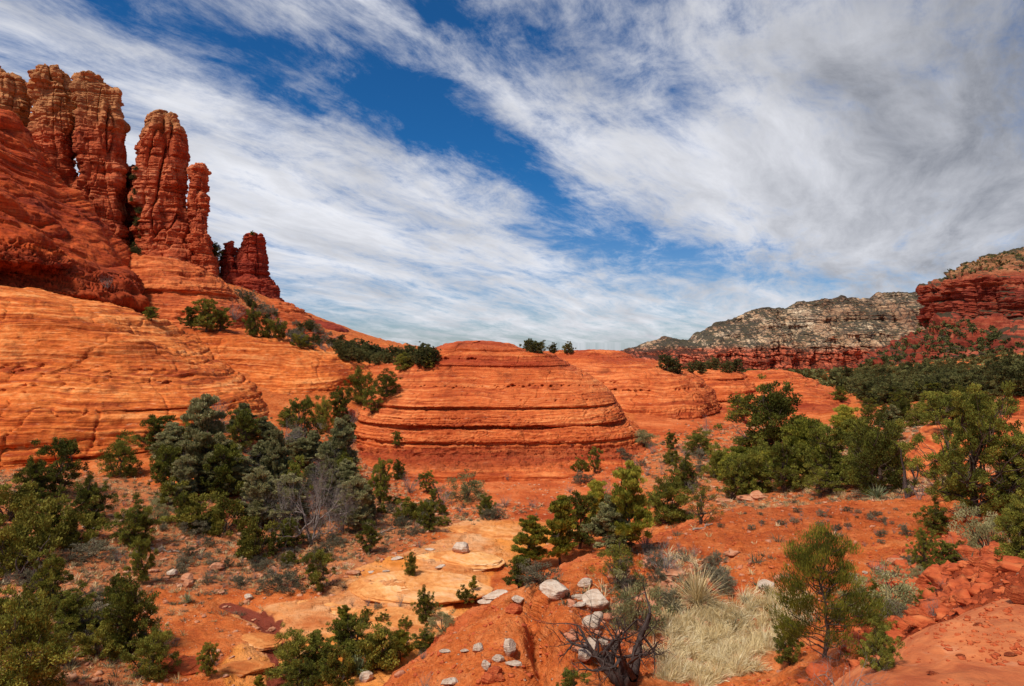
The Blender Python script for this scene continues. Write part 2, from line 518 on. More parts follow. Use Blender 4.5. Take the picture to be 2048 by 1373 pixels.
V_ROWS = [
    # the wash
    (600, 1373, 28, ), (640, 1330, None, -14.1), (560, 1250, None, -14.0), (400, 1212, None, -14.0), (700, 1230, None, -14.0), (800, 1190, None, -13.9), (930, 1120, None, -13.8), (1040, 1050, None, -13.7), (1100, 1030, None, -13.6), (1000, 1180, None, -14.2), (1150, 1100, None, -14.0),
    (750, 1373, 27.5), (850, 1300, None, -14.4), (900, 1373, 27),
    # banks under the big dome
    (950, 945, None, -13.7), (760, 945, None, -13.6), (1150, 945, None, -13.4), (950, 900, None, -13.7), (1200, 900, None, -13.2), (950, 1000, None, -14.0), (1100, 985, None, -13.6), (830, 1030, None, -13.4), (760, 1080, None, -13.6), (600, 1080, None, -13.5), (620, 1000, None, -12.6), (680, 930, None, -11.6),
    # slope below the great cliff
    (0, 905, 62), (-300, 905, 60), (150, 905, 61), (300, 955, 55), (200, 1000, 50), (0, 1000, 47), (-300, 1000, 44), (250, 1100, 42), (0, 1150, 37), (-200, 1150, 35), (400, 1160, None, -13.7), (500, 1100, None, -13.5), (420, 1050, None, -12.7), (100, 1250, 31), (0, 1373, 25), (-300, 1373, 22), (280, 1373, 27), (300, 1270, None, -13.6), (450, 1290, None, -13.9), (500, 1373, None, -14.0),
    (500, 960, 56), (560, 890, 66), (620, 870, 74), (690, 810, 88), (700, 880, 78), (560, 830, 78), (790, 745, 106), (740, 722, 116), (850, 730, 112), (650, 714, 114), (560, 740, 98), (400, 760, 88),
    # the long hillside under the spires
    (450, 565, 148), (300, 570, 150), (200, 570, 150), (0, 480, 150), (560, 612, 152), (610, 642, 150), (655, 664, 144), (700, 684, 138), (760, 688, 134), (830, 702, 130), (900, 712, 128), (600, 712, 112), (540, 672, 124), (450, 655, 122), (400, 692, 106), (300, 700, 100),
    # floor under and beyond the slickrock domes
    (1100, 800, 100), (1300, 880, None, -11.6), (1290, 930, None, -12.2), (1350, 900, 72), (1480, 885, 78), (1480, 850, 92), (1600, 865, 86), (1600, 900, 72), (1740, 850, 98), (1600, 860, 108), (1500, 850, 112), (1650, 930, None, -10.6), (1800, 900, 60), (1950, 880, 56), (2200, 880, 56), (1400, 800, 150), (1100, 795, 150), (1600, 808, 150), (1250, 1000, None, -13.0), (1200, 1060, None, -13.8),
    (1800, 800, 125), (1950, 775, 135), (2200, 770, 135), (1720, 770, 190), (1850, 745, 260), (2100, 745, 240), (2100, 705, 430), (1850, 736, 420), (1650, 756, 420), (1500, 752, 400), (1300, 748, 400),
    (900, 712, 300), (600, 650, 320), (300, 520, 330), (0, 450, 330), (-400, 350, 200), (-400, 450, 120), (-400, 700, 80),
    (1024, 748, 1500), (1600, 762, 1500), (2200, 730, 1200), (1300, 752, 2600), (1900, 752, 2600), (400, 700, 1500), (-300, 680, 1500), (1024, 716, 6000), (2500, 716, 6000), (-400, 716, 6000), (1700, 730, 6000), (300, 716, 6000),
]
T_ROWS = [
    (560, 1373, None, -8.9), (650, 1373, None, -8.4), (750, 1373, None, -7.9), (900, 1373, None, -7.6), (900, 1240, None, -7.9), (1000, 1280, None, -7.4), (1060, 1210, None, -7.4), (1112, 1195, None, -7.3), (1150, 1270, None, -7.1), (1240, 1170, None, -7.6), (1200, 1080, None, -7.8), (1400, 1060, None, -7.8), (1300, 1060, None, -8.0),
    (1500, 1150, None, -7.3), (1560, 1160, None, -7.1), (1400, 1300, None, -7.9), (1500, 1260, None, -7.9), (1450, 1373, None, -7.6), (1200, 1373, None, -7.3), (1700, 1200, None, -7.1), (1600, 1330, None, -7.1), (1440, 1000, None, -8.0), (1650, 985, None, -8.1), (1800, 1000, None, -7.9), (1600, 1080, None, -7.7),
    (1850, 1100, None, -7.0), (2000, 1080, None, -6.2), (2048, 1000, None, -7.2), (2300, 1000, None, -6.9), (1850, 1200, None, -5.6), (1780, 1320, None, -5.0), (1980, 1120, None, -4.9), (2150, 1080, None, -5.2), (1700, 1500, None, -5.2), (1200, 1700, None, -6.5), (1500, 1700, None, -6.0), (900, 1700, None, -7.2),
]


def poly_sd(x, y, pts):
    """signed distance to a polygon, positive inside"""
    pts = np.asarray(pts, float)
    d = np.full(x.shape, 1e9); ins = np.zeros(x.shape, bool)
    for i in range(len(pts)):
        a, b = pts[i], pts[(i + 1) % len(pts)]
        e = b - a
        t = np.clip(((x - a[0]) * e[0] + (y - a[1]) * e[1]) / (e @ e + 1e-12), 0, 1)
        d = np.minimum(d, np.hypot(x - a[0] - t * e[0], y - a[1] - t * e[1]))
        c = (a[1] > y) != (b[1] > y)
        with np.errstate(divide='ignore', invalid='ignore'):
            xx = (b[0] - a[0]) * (y - a[1]) / (b[1] - a[1] + 1e-15) + a[0]
        ins ^= c & (x < xx)
    return np.where(ins, d, -d)


def line_d(x, y, pts):
    d = np.full(x.shape, 1e9)
    for a, b in zip(pts[:-1], pts[1:]):
        a, b = np.asarray(a, float), np.asarray(b, float)
        e = b - a
        t = np.clip(((x - a[0]) * e[0] + (y - a[1]) * e[1]) / (e @ e + 1e-12), 0, 1)
        d = np.minimum(d, np.hypot(x - a[0] - t * e[0], y - a[1] - t * e[1]))
    return d


def on_plane(pts, Z):
    o = []
    for px, py in pts:
        Y = Z * F / (CY - py)
        o.append(((px - CX) / F * Y, Y))
    return o


TERR = on_plane([(560, 1373), (660, 1345), (760, 1318), (840, 1272), (900, 1228), (960, 1182), (1050, 1140), (1120, 1104), (1180, 1078), (1270, 1058), (1330, 1030), (1400, 1004), (1450, 992), (1560, 988), (1700, 978), (1850, 975), (2050, 975), (2500, 975)], -7.6)
TERR += [(60, 20), (30, -10), (-10, -12), (-12, 0), (-9, 9)]
WASH = on_plane([(455, 1215), (540, 1205), (640, 1195), (700, 1150), (830, 1105), (900, 1085), (860, 1070), (930, 1050), (1040, 1040), (1120, 1030), (1180, 1035), (1150, 1080), (1060, 1100), (980, 1150), (1000, 1250), (900, 1420), (470, 1420), (440, 1330), (480, 1290), (560, 1262)], -14)
POOL = on_plane([(520, 1216), (600, 1212), (560, 1250), (590, 1290), (570, 1330), (530, 1300), (480, 1290), (540, 1262)], -14)
STREAM = on_plane([(455, 1200), (530, 1222), (548, 1262), (560, 1310), (545, 1373), (540, 1450)], -14)
STREAM2 = on_plane([(470, 1200), (560, 1198), (650, 1188)], -14)
GULLY = on_plane([(1040, 1180), (1062, 1230), (1075, 1290), (1085, 1340), (1088, 1400)], -7.4)
STRAW = on_plane([(1340, 1230), (1420, 1218), (1520, 1215), (1600, 1245), (1580, 1300), (1500, 1350), (1420, 1395), (1330, 1395), (1330, 1300)], -7.8)
CLEAR = on_plane([(1300, 1075), (1440, 1008), (1560, 1000), (1800, 1005), (1830, 1060), (1740, 1110), (1760, 1180), (1560, 1230), (1480, 1200), (1400, 1120)], -7.7)
RIBBON = on_plane([(330, 1215), (400, 1207), (470, 1200), (560, 1195)], -14)

_tv = TPS(*ctrl(V_ROWS), smooth=3e-3)
_tt = TPS(*ctrl(T_ROWS), smooth=3e-3)
_ledge = Strata(11, 0.18, 0.6, 0.7, 0.2, bulge=0.2)


def terrace_steps(z, st, k):
    return z


def ground_at(x, y):
    r = np.hypot(x, y)
    u = np.arctan2(x, y) * AZS
    v = np.log(np.maximum(r, 2.0))
    uc = np.clip(u, -1.15 * AZS, 1.15 * AZS)
    zv = _tv(uc, v)
    back = sstep(np.abs(u), 1.0 * AZS, 1.6 * AZS)
    zv = zv * (1 - back) + back * (-9 + 14 * sstep(r, 25, 160))
    zv = np.clip(zv, -200, 120)
    cap_near = -13.0 + 60 * sstep(r, 22, 60) - 0.0 * r
    zv = np.minimum(zv, cap_near)
    zv = np.maximum(zv, -16 - 200 * sstep(r, 60, 1500))
    zt = np.clip(_tt(uc, np.maximum(v, math.log(9.0))), -9.5, -4.0)
    zt = np.where(r < 9, np.minimum(zt, -5.0), zt)
    wob = fbm(x * 0.35, y * 0.35, 0 * x, 4)
    sd = poly_sd(x, y, TERR) + wob * 1.2
    zt = zt - 0.05 * np.clip(-sd + 1.5, 0, 30) ** 1.5 - 0.35 * sstep(sd, 2.2, 0.0)
    w = sstep(sd, -5.0, 0.2)
    z = zv * (1 - w) + np.maximum(zt, zv) * w
    near = np.exp(-(r / 60) ** 2)
    sdw = poly_sd(x, y, WASH)
    wash = sstep(sdw, -1.0, 1.0)
    # general relief
    n1 = fbm(x * 0.09, y * 0.09, 0 * x + 3, 4)
    n2 = fbm(x * 0.6, y * 0.6, 0 * x + 8, 5, 0.55)
    far = sstep(r, 150, 600)
    z = z + n1 * (0.5 + 6 * far) * (1 - 0.7 * wash) + n2 * (0.16 + 0.1 * sstep(r, 40, 90)) * (1 - 0.7 * wash)
    # rock shelves in the wash and along the banks: step the height
    lf = fbm(x * 0.13, y * 0.24, 0 * x + 1, 6, 0.6)
    hh = z * 1.0 + 1.5 * lf
    st = 0.30
    q = np.floor(hh / st); fr = hh / st - q
    stepped = (q + 0.25 * fr + 0.75 * sstep(fr, 0.42, 0.56)) * st
    rocky = np.clip(wash * 0.9 + 0.75 * sstep(poly_sd(x, y, APRON), -3, 1) + 0.8 * sstep(poly_sd(x, y, SHELVES), -4, 1) + sstep(r, 90, 100) * sstep(r, 170, 150) * (x < -10) * sstep(n1, -0.25, 0.05) * 0.8, 0, 1)
    st = 0.30 + 0.7 * sstep(r, 85, 105)
    z = z + (stepped - hh) * rocky * 0.9 + 1.15 * rocky * lf
    crk = np.exp(-np.abs(fbm(x * 0.22, y * 0.30, 0 * x + 51, 3)) / 0.014)
    z = z - 0.12 * crk * rocky
    tf = fbm(x * 1.7, y * 1.7, 0 * x + 21, 4, 0.6, ridged=True)
    tf2 = fbm(x * 0.55, y * 0.55, 0 * x + 71, 4, 0.5, ridged=True)
    z = z + ((tf - 0.4) * 0.16 + (tf2 - 0.35) * 0.22) * w * sstep(r, 60, 30)
    hs = z + 0.25 * fbm(x * 0.5, y * 0.3, 0 * x + 31, 3)
    q = np.floor(hs / 0.22); fr = hs / 0.22 - q
    lm = sstep(fbm(x * 0.22, y * 0.22, 0 * x + 41, 2), 0.0, 0.2) * w * sstep(r, 60, 30)
    z = z + ((q + sstep(fr, 0.35, 0.55)) * 0.22 - hs) * lm * 0.9
    # stream bed, pool and the gully that splits the near bank
    z = z - 0.40 * np.exp(-(line_d(x, y, STREAM) / 0.8) ** 2) - 0.12 * sstep(poly_sd(x, y, POOL), -0.8, 0.6)
    dg = line_d(x, y, GULLY)
    dg = dg + 0.7 * fbm(x * 0.7, y * 0.7, 0 * x + 2, 4)
    z = z - 0.75 * np.exp(-(dg / 0.26) ** 2) * sstep(sd, -0.5, 1) + 0.22 * np.exp(-((dg - 0.9) / 0.6) ** 2) * sstep(sd, 0, 2)
    return z, dict(sd=sd, wash=wash, n1=n1, n2=n2)


APRON = on_plane([(700, 935), (1000, 925), (1280, 925), (1260, 980), (1180, 1030), (1000, 1025), (850, 1000), (740, 990)], -13.2)
SHELVES = [tuple(P(a, b, c)[:2]) for a, b, c in ((1300, 880, 75), (1500, 900, 72), (1780, 860, 90), (1720, 830, 108), (1500, 835, 108), (1290, 850, 100))]
HILLROCK = [tuple(P(a, b, c)[:2]) for a, b, c in ((540, 600, 150), (660, 650, 143), (760, 690, 134), (900, 715, 126), (860, 740, 110), (760, 760, 104), (700, 700, 110), (560, 650, 122))]

NA, NR = 1000, 1000
AZ0, AZ1 = -0.86, 0.86
az_f = np.linspace(AZ0, AZ1, NA)
az_all = np.concatenate([np.linspace(-math.pi, AZ0, 90)[:-1], az_f, np.linspace(AZ1, math.pi, 90)[1:-1]])
lr = np.concatenate([np.linspace(math.log(1.2), math.log(10), 60)[:-1], np.linspace(math.log(10), math.log(170), 640)[:-1], np.linspace(math.log(170), math.log(16000), 300)])
AA, RR = np.meshgrid(az_all, np.exp(lr))
GX, GY = np.sin(AA) * RR, np.cos(AA) * RR
GZ, GI = ground_at(GX, GY)


def zones():
    gravel = np.zeros(GX.shape)
    r = np.hypot(GX, GY)
    az = AA
    left = poly_sd(GX, GY, [tuple(P(*q)[:2]) for q in ((-300, 960, 55), (250, 960, 55), (420, 1010, 51), (600, 960, 60), (700, 840, 85), (860, 1010, 58), (1120, 1010, 57), (1050, 1040, 54), (900, 1060, 50), (660, 1185, 38), (300, 1230, 34), (300, 1373, 27), (-300, 1373, 22))])
    gravel = np.maximum(gravel, sstep(left, -2, 2) * 0.95)
    rt = poly_sd(GX, GY, [tuple(P(*q)[:2]) for q in ((1260, 1000, 60), (1250, 900, 74), (1400, 860, 90), (1800, 800, 125), (2300, 740, 250), (2300, 1000, 36), (1440, 1000, 36))])
    gravel = np.maximum(gravel, sstep(rt, -2, 3) * 0.65)
    gravel = np.maximum(gravel, sstep(r, 150, 200) * 0.5)
    knob = poly_sd(GX, GY, on_plane([(1180, 1230), (1340, 1100), (1440, 1130), (1480, 1230), (1350, 1250)], -7.6))
    gravel = np.maximum(gravel, sstep(knob, -1, 1) * 0.9)
    hill = poly_sd(GX, GY, [tuple(P(*q)[:2]) for q in ((430, 560, 146), (520, 600, 150), (640, 660, 138), (800, 712, 126), (870, 715, 124), (800, 735, 112), (700, 720, 114), (560, 680, 112), (440, 640, 112))])
    gravel = np.maximum(gravel, sstep(hill, -2, 3) * 0.7)
    rib = np.exp(-(line_d(GX, GY, RIBBON) / 1.4) ** 2)
    gravel *= (1 - rib)
    red = sstep(poly_sd(GX, GY, CLEAR), -2, 2) * (0.3 + 0.5 * sstep(GY, 22, 34)) * 0.7
    red = np.maximum(red, sstep(poly_sd(GX, GY, on_plane([(1740, 1100), (2200, 1040), (2300, 1500), (1600, 1500)], -6)), -1, 1))
    wash = np.maximum(sstep(poly_sd(GX, GY, WASH), -0.8, 0.8), 0)
    wet = np.maximum(np.exp(-(line_d(GX, GY, STREAM) / 0.50) ** 2), sstep(poly_sd(GX, GY, POOL) + 2.2 * GI['n2'] - 0.2, -0.4, 0.4) * 0.62)
    straw = sstep(poly_sd(GX, GY, STRAW), -0.5, 0.5)
    rock = np.maximum(sstep(poly_sd(GX, GY, APRON), -3, 1), sstep(poly_sd(GX, GY, SHELVES), -4, 1))
    rock = np.maximum(rock, sstep(poly_sd(GX, GY, HILLROCK), -3, 1) * 0.62)
    edge = np.exp(-((GI['sd'] + 1.0) / 1.8) ** 2) * (GY < 40) * (GY > 5)
    rock = np.maximum(rock, edge * 0.8)
    return np.stack([wash, gravel, red], -1), np.stack([wet, straw, rock], -1)


za, zb = zones()
g_me = mesh_from('ground', np.stack([GX, GY, GZ], -1), grid_faces(len(az_all), len(lr), wrap_u=True)[:, ::-1], M['ground'], attrs={'zone': za, 'zone_two': zb})
ground = link(bpy.data.objects.new('ground', g_me))
tag(ground, 'orange desert ground with slickrock wash, red soil clearing and stony banks', 'ground', kind='structure')

# ------------------------------------------------------------------ rock masses
def smooth_rows(t, rows, dense):
    rows = np.asarray(rows, float)
    out = np.stack([np.interp(dense, t, rows[:, i]) for i in range(rows.shape[1])], 1)
    return out


def rock_mass(name, rows, mat, nth=500, nz=260, n=2.6, seed=1, beds=((0.5, 2.0, 0.35),), rough=0.5, rscale=6.0, cracks=None, side=0.3, dip=0.0,
              holes=(), base=-6.0, blocks=None, grooves=(), cap=0.0, aim=None, ridge_amt=0.35, blk=(), knobs=None, lump=None, label=None, cat=None, group=None, kind=None, hflat=0.0, smoothk=5):
    """a weathered mass of bedded rock. rows, top first: (py, px of its two sides, distance of its face, thickness)"""
    R = []
    if aim is None: aim = (rows[0][1] + rows[0][2]) / 2
    al = math.atan((aim - CX) / F)      # the mass faces the viewer along this azimuth
    for (py, pl, pr, yf, dep) in rows:
        z = (CY - py) / F * yf
        D0 = yf / math.cos(al)
        ys = D0 + dep * side
        xl, xr = ys * math.tan(math.atan((pl - CX) / F) - al), ys * math.tan(math.atan((pr - CX) / F) - al)
        R.append(((xl + xr) / 2, D0 + dep / 2, (xr - xl) / 2, dep / 2, z))
    top = R[0]
    R = [(top[0], top[1], 0.02, 0.02, top[4] + cap)] + [(top[0], top[1], top[2] * 0.6, top[3] * 0.6, top[4] + cap * 0.75)] + R
    last = R[-1]
    R.append((last[0], last[1], last[2] * 1.02, last[3] * 1.02, last[4] + base))
    R = np.array(R)
    # spread rows by how much of the picture they take up
    step = np.hypot(np.abs(np.diff(R[:, 4])), 0.35 * np.abs(np.diff(R[:, 1] - R[:, 3])) + 0.1 * np.abs(np.diff(R[:, 2]))) + 1e-3
    step[-1] *= 0.3
    t = np.concatenate([[0], np.cumsum(step)]); t /= t[-1]
    dense = np.linspace(0, 1, nz)
    L = smooth_rows(t, R, dense)
    if smoothk > 1:
        k = np.hanning(smoothk + 2)[1:-1]; k /= k.sum()
        for i in range(5):
            c = np.concatenate([np.full(smoothk // 2, L[0, i]), L[:, i], np.full(smoothk // 2, L[-1, i])])
            L[:, i] = np.convolve(c, k, 'valid')[:nz]
    # three quarters of the columns face the viewer
    nf = int(nth * 0.78)
    ph = np.concatenate([np.linspace(-0.15, math.pi + 0.15, nf, endpoint=False), np.linspace(math.pi + 0.15, 2 * math.pi - 0.15, nth - nf, endpoint=False)])
    c, s_ = np.cos(ph), np.sin(ph)
    kk = (np.abs(c) ** n + np.abs(s_) ** n) ** (-1.0 / n)
    X = L[:, 0:1] + L[:, 2:3] * (c * kk)[None]
    Y = L[:, 1:2] - L[:, 3:4] * (s_ * kk)[None]
    X, Y = X * math.cos(al) + Y * math.sin(al), Y * math.cos(al) - X * math.sin(al)
    Z = np.repeat(L[:, 4:5], nth, 1)
    if lump:
        la, ls, lsd = lump
        dn = fbm(X / ls + lsd, Y / ls, Z / ls * 0.7, 2)
    else:
        la, dn = 0, 0

    def normals(X, Y, Z):
        du = np.stack([np.roll(A, -1, 1) - np.roll(A, 1, 1) for A in (X, Y, Z)], -1)
        dv = np.stack([np.gradient(A, axis=0) for A in (X, Y, Z)], -1)
        N = np.cross(dv, du)
        N /= np.linalg.norm(N, axis=-1, keepdims=True) + 1e-9
        if (N[:, nf // 2, 1].mean() > 0): N = -N
        return N
    N = normals(X, Y, Z)
    zz = Z + dip * X + 0.35 * rscale * 0.15 * fbm(X / rscale / 2, Y / rscale / 2, Z / rscale / 2 + seed, 2)
    D = np.zeros_like(X)
    if la: D += la * dn
    for i, (a, b_, amp) in enumerate(beds):
        st = Strata(seed * 13 + i, a, b_, groove=0.9, gw=0.14)
        # thickness of relief varies from place to place
        mod = 0.15 + 1.5 * sstep(fbm(X / rscale * 0.5, Y / rscale * 0.5, Z / rscale * 1.3 + 3 * i + seed, 3), -0.3, 0.4)
        D += amp * st(zz) * mod
    D += 1.0 * rough * fbm(X / rscale, Y / rscale, Z / rscale * 1.6 + seed * 3.1, 6, 0.55)
    D += rough * ridge_amt * (fbm(X / rscale * 3, Y / rscale * 3, Z / rscale * 7, 3, 0.6, ridged=True) - 0.4)
    for j, (a, b_, amp, sc) in enumerate(blk):
        # each bed is broken along joints into blocks that stand out or back
        st = Strata(seed * 17 + j, a, b_, zlo=-150)
        bi = np.searchsorted(st.b, zz).astype(float)
        bn = perlin(X / sc + bi * 3.71, Y / sc + bi * 1.37, bi * 0.773)
        b2 = perlin(X / sc * 2.3 + bi * 1.71, Y / sc * 2.3 + bi * 2.37, bi * 1.773)
        D += amp * (sstep(bn, -0.05, 0.05) - 0.5 + 0.35 * (sstep(b2, 0.10, 0.18) - 0.5))
    if cracks:
        ca, cs, cw = cracks
        cn = fbm(X / cs + seed, Y / cs, Z / cs * 0.12, 3, 0.6)
        D -= ca * np.exp(-np.abs(cn) / cw)
        cn = fbm(X / cs * 2.1 + seed, Y / cs * 2.1 + 7, Z / cs * 0.15, 2, 0.6)
        D -= ca * 0.25 * np.exp(-np.abs(cn) / cw)
    if blocks:
        # broken, blocky rock between two heights
        for (z0, z1, amp, sc) in blocks:
            wgt = sstep(Z + D * 0, z0 - 0.3, z0 + 0.2) * sstep(Z, z1 + 0.3, z1 - 0.2)
            bn = perlin(X / sc, Y / sc, zz / sc * 2.0 + seed)
            q = np.round(bn * 4) / 4
            D += wgt * (amp * q - amp * 0.9 * np.exp(-np.abs(bn * 4 - np.round(bn * 4 - .5) - .5) / 0.12))
    for (gz, depth, width) in grooves:
        D -= depth * np.exp(-((zz - gz) / width) ** 2) * (0.7 + 0.3 * perlin(X / 4, Y / 4, Z * 0 + gz))
    flat = np.abs(N[..., 2])
    D *= (1 - hflat * sstep(flat, 0.6, 1.0))
    ramp_top = sstep(dense, 0, 0.03)[:, None]
    D = D * (0.3 + 0.7 * ramp_top)
    X = X + N[..., 0] * D; Y = Y + N[..., 1] * D; Z = Z + N[..., 2] * D * 0.8
    for (hx, hz, hr) in holes:
        # weathered pockets, given by where they sit on the face
        front = (np.arange(nth) < nf)[None, :]
        d2 = ((X - hx) / (hr * 1.25)) ** 2 + ((Z - hz) / hr) ** 2
        Y = Y + front * np.exp(-d2 ** 2) * hr * 2.2
    V = np.stack([X, Y, Z], -1)
    me = mesh_from(name, V, grid_faces(nth, nz, wrap_u=True), mat)
    o = link(bpy.data.objects.new(name, me))
    tag(o, label, cat, group, kind)
    return o


def hole_row(px0, px1, py, Y, num, rmin, rmax, seed, jit=2.0):
    r = random.Random(seed)
    o = []
    for i in range(num):
        px = r.uniform(px0, px1)
        q = P(px, py + r.gauss(0, jit), Y)
        o.append((q[0], q[2], r.uniform(rmin, rmax)))
    return o


G_DOME = 'slickrock domes in the valley'
# the big dome
dome_holes = hole_row(770, 1215, 774, 80, 60, 0.05, 0.11, 1, 1.2) + hole_row(960, 1110, 773, 80, 9, 0.12, 0.17, 2, 1.5) + hole_row(1000, 1180, 804, 77, 8, 0.08, 0.16, 3, 1) + hole_row(880, 960, 716, 86, 10, 0.08, 0.18, 4, 2) + hole_row(780, 1200, 790, 78, 40, 0.03, 0.07, 5, 1)
rock_mass('rock_dome', [
    (684, 915, 1005, 87.5, 9), (690, 890, 1026, 87, 12), (699, 868, 1040, 86, 15), (704, 842, 1062, 85.6, 18), (712, 818, 1112, 84.8, 21), (730, 796, 1140, 83.4, 23), (734, 788, 1146, 83.4, 24),
    (750, 770, 1172, 82.0, 25), (775, 748, 1206, 80.0, 27), (800, 732, 1228, 78.0, 29), (814, 724, 1236, 77.0, 30), (818, 722, 1237, 77.5, 30), (822, 720, 1240, 76.9, 30), (835, 714, 1250, 76.0, 31), (851, 710, 1258, 75.4, 32), (854, 710, 1258, 76.2, 31), (857, 702, 1262, 74.9, 33),
    (872, 696, 1278, 73.9, 35), (884, 694, 1290, 73.3, 36), (888, 695, 1290, 73.7, 36), (900, 692, 1298, 73.0, 37), (912, 688, 1306, 72.4, 38), (915, 684, 1312, 71.6, 39), (932, 676, 1326, 70.0, 42), (950, 670, 1340, 68.0, 45)],
    M['dome'], nth=900, nz=430, cracks=(0.22, 7.0, 0.012), n=3.5, seed=3, blk=((0.3, 0.9, 0.05, 1.6),), beds=((0.14, 0.38, 0.085), (0.9, 2.2, 0.13)), rough=0.34, lump=(0.5, 9, 3), rscale=5.0, base=-3, holes=dome_holes, cap=0.15,
    blocks=((-12.9, -11.2, 0.42, 0.8), (-10.9, -9.4, 0.26, 1.5), (-9.3, -7.7, 0.16, 1.9)), grooves=((-7.5, 0.28, 0.06), (-9.4, 0.38, 0.07), (-11.3, 0.25, 0.06)), side=0.25, smoothk=3,
    label='large banded orange sandstone dome with dark ledges at its foot', cat='rock dome', group=G_DOME, aim=980)
rock_mass('rock_dome', [
    (706, 1090, 1232, 116, 20), (712, 1075, 1248, 115, 24), (722, 1072, 1258, 113, 26), (730, 1072, 1300, 111, 30), (745, 1065, 1350, 108, 34), (762, 1060, 1385, 105, 37), (780, 1050, 1405, 103, 39), (800, 1050, 1422, 101, 41), (822, 1050, 1432, 99, 43), (842, 1050, 1440, 97.5, 44), (846, 1050, 1438, 97.8, 44), (850, 1050, 1490, 95.5, 46), (868, 1050, 1500, 94.5, 47), (872, 1050, 1490, 95.2, 46), (900, 1050, 1500, 94, 47)],
    M['dome'], nth=620, nz=300, n=2.8, cracks=(0.3, 8.0, 0.012), seed=5, blk=((0.5, 1.4, 0.14, 3.0),), beds=((0.3, 0.9, 0.14), (1.2, 3.0, 0.40)), rough=0.55, rscale=6.0, base=-3, cap=0.2, holes=hole_row(1180, 1400, 785, 103, 40, 0.1, 0.22, 8, 1.0) + hole_row(1190, 1300, 770, 104, 10, 0.1, 0.2, 9, 1.0),
    blocks=((-11.6, -9.8, 0.35, 1.6),), label='broad red dome rising just behind the big banded dome', cat='rock dome', group=G_DOME, aim=1420)
rock_mass('rock_dome', [
    (746, 1345, 1455, 141, 22), (752, 1335, 1478, 139, 26), (760, 1330, 1492, 137, 30), (762, 1330, 1490, 137.4, 30), (775, 1322, 1508, 134, 33), (790, 1315, 1518, 131, 36), (803, 1315, 1519, 129, 38), (806, 1318, 1514, 129.6, 38), (830, 1310, 1530, 126, 40)],
    M['dome'], nth=420, nz=200, n=2.6, cracks=(0.3, 8.0, 0.012), seed=6, blk=((0.5, 1.4, 0.18, 3.0),), beds=((0.4, 1.2, 0.18), (1.5, 3.5, 0.5)), rough=0.7, rscale=7.0, base=-4, cap=0.2,
    label='small low red dome with a flat cap and shadowed foot', cat='rock dome', group=G_DOME, aim=1510)
rock_mass('rock_dome', [
    (750, 1492, 1575, 146, 20), (756, 1485, 1590, 144, 24), (765, 1478, 1612, 141, 28), (768, 1476, 1616, 140.5, 28), (782, 1465, 1645, 136, 32), (795, 1455, 1672, 132, 35), (812, 1448, 1700, 127, 38), (826, 1440, 1716, 123, 41), (832, 1440, 1712, 122, 41), (850, 1430, 1722, 116, 45), (870, 1420, 1735, 112, 47)],
    M['dome'], nth=480, nz=230, n=2.3, cracks=(0.3, 8.0, 0.012), seed=7, blk=((0.5, 1.4, 0.18, 3.0),), beds=((0.3, 0.8, 0.22), (1.2, 2.8, 0.6)), rough=0.6, rscale=7.0, base=-4, cap=0.2,
    label='stepped red dome sloping down towards the forest floor', cat='rock dome', group=G_DOME, aim=1650)

# great slickrock cliff on the near side
cliff_holes = hole_row(0, 300, 742, 70, 34, 0.10, 0.26, 21, 5) + hole_row(0, 320, 770, 68, 26, 0.08, 0.24, 22, 4) + hole_row(180, 300, 745, 70, 40, 0.05, 0.12, 23, 6) + hole_row(230, 290, 650, 76, 16, 0.08, 0.16, 24, 3) + [(P(316, 759, 68)[0], P(316, 759, 68)[2], 0.32), (P(358, 765, 68)[0], P(358, 765, 68)[2], 0.22)]
rock_mass('slickrock_cliff', [
    (566, -700, -60, 87, 60), (580, -700, 60, 85, 62), (592, -700, 150, 83.5, 64), (606, -700, 210, 82, 66), (622, -700, 285, 80.5, 66), (634, -700, 318, 79.5, 66), (655, -700, 350, 78, 66), (668, -700, 372, 77, 66), (690, -700, 400, 75.2, 66),
    (725, -700, 440, 72.5, 66), (755, -700, 478, 70, 66), (790, -700, 515, 67.5, 66), (817, -700, 540, 65.6, 66), (820, -700, 541, 65.8, 66), (840, -700, 552, 64.6, 66), (864, -700, 560, 63.6, 66), (867, -700, 560, 63.9, 66), (900, -700, 575, 62.4, 66), (905, -700, 572, 62.9, 66), (950, -700, 580, 62, 66)],
    M['cliff'], nth=1300, nz=420, cracks=(0.35, 12.0, 0.010), n=3.2, seed=9, blk=((0.5, 1.6, 0.16, 4.0),), beds=((0.12, 0.35, 0.06), (0.3, 0.9, 0.16), (0.9, 2.6, 0.36)), rough=0.65, rscale=8.0, dip=0.05, base=-3, side=0.12, holes=cliff_holes, lump=(1.5, 12, 2), smoothk=3,
    grooves=((-10.2, 0.5, 0.08), (-8.3, 0.45, 0.09), (-5.6, .35, .07), (-4.1, .3, .06), (-1.2, .3, .06), (1.5, .35, .07), (3.2, .3, .06)),
    label='pale orange banded slickrock cliff pitted with rows of small holes', cat='cliff', kind='structure', aim=420)
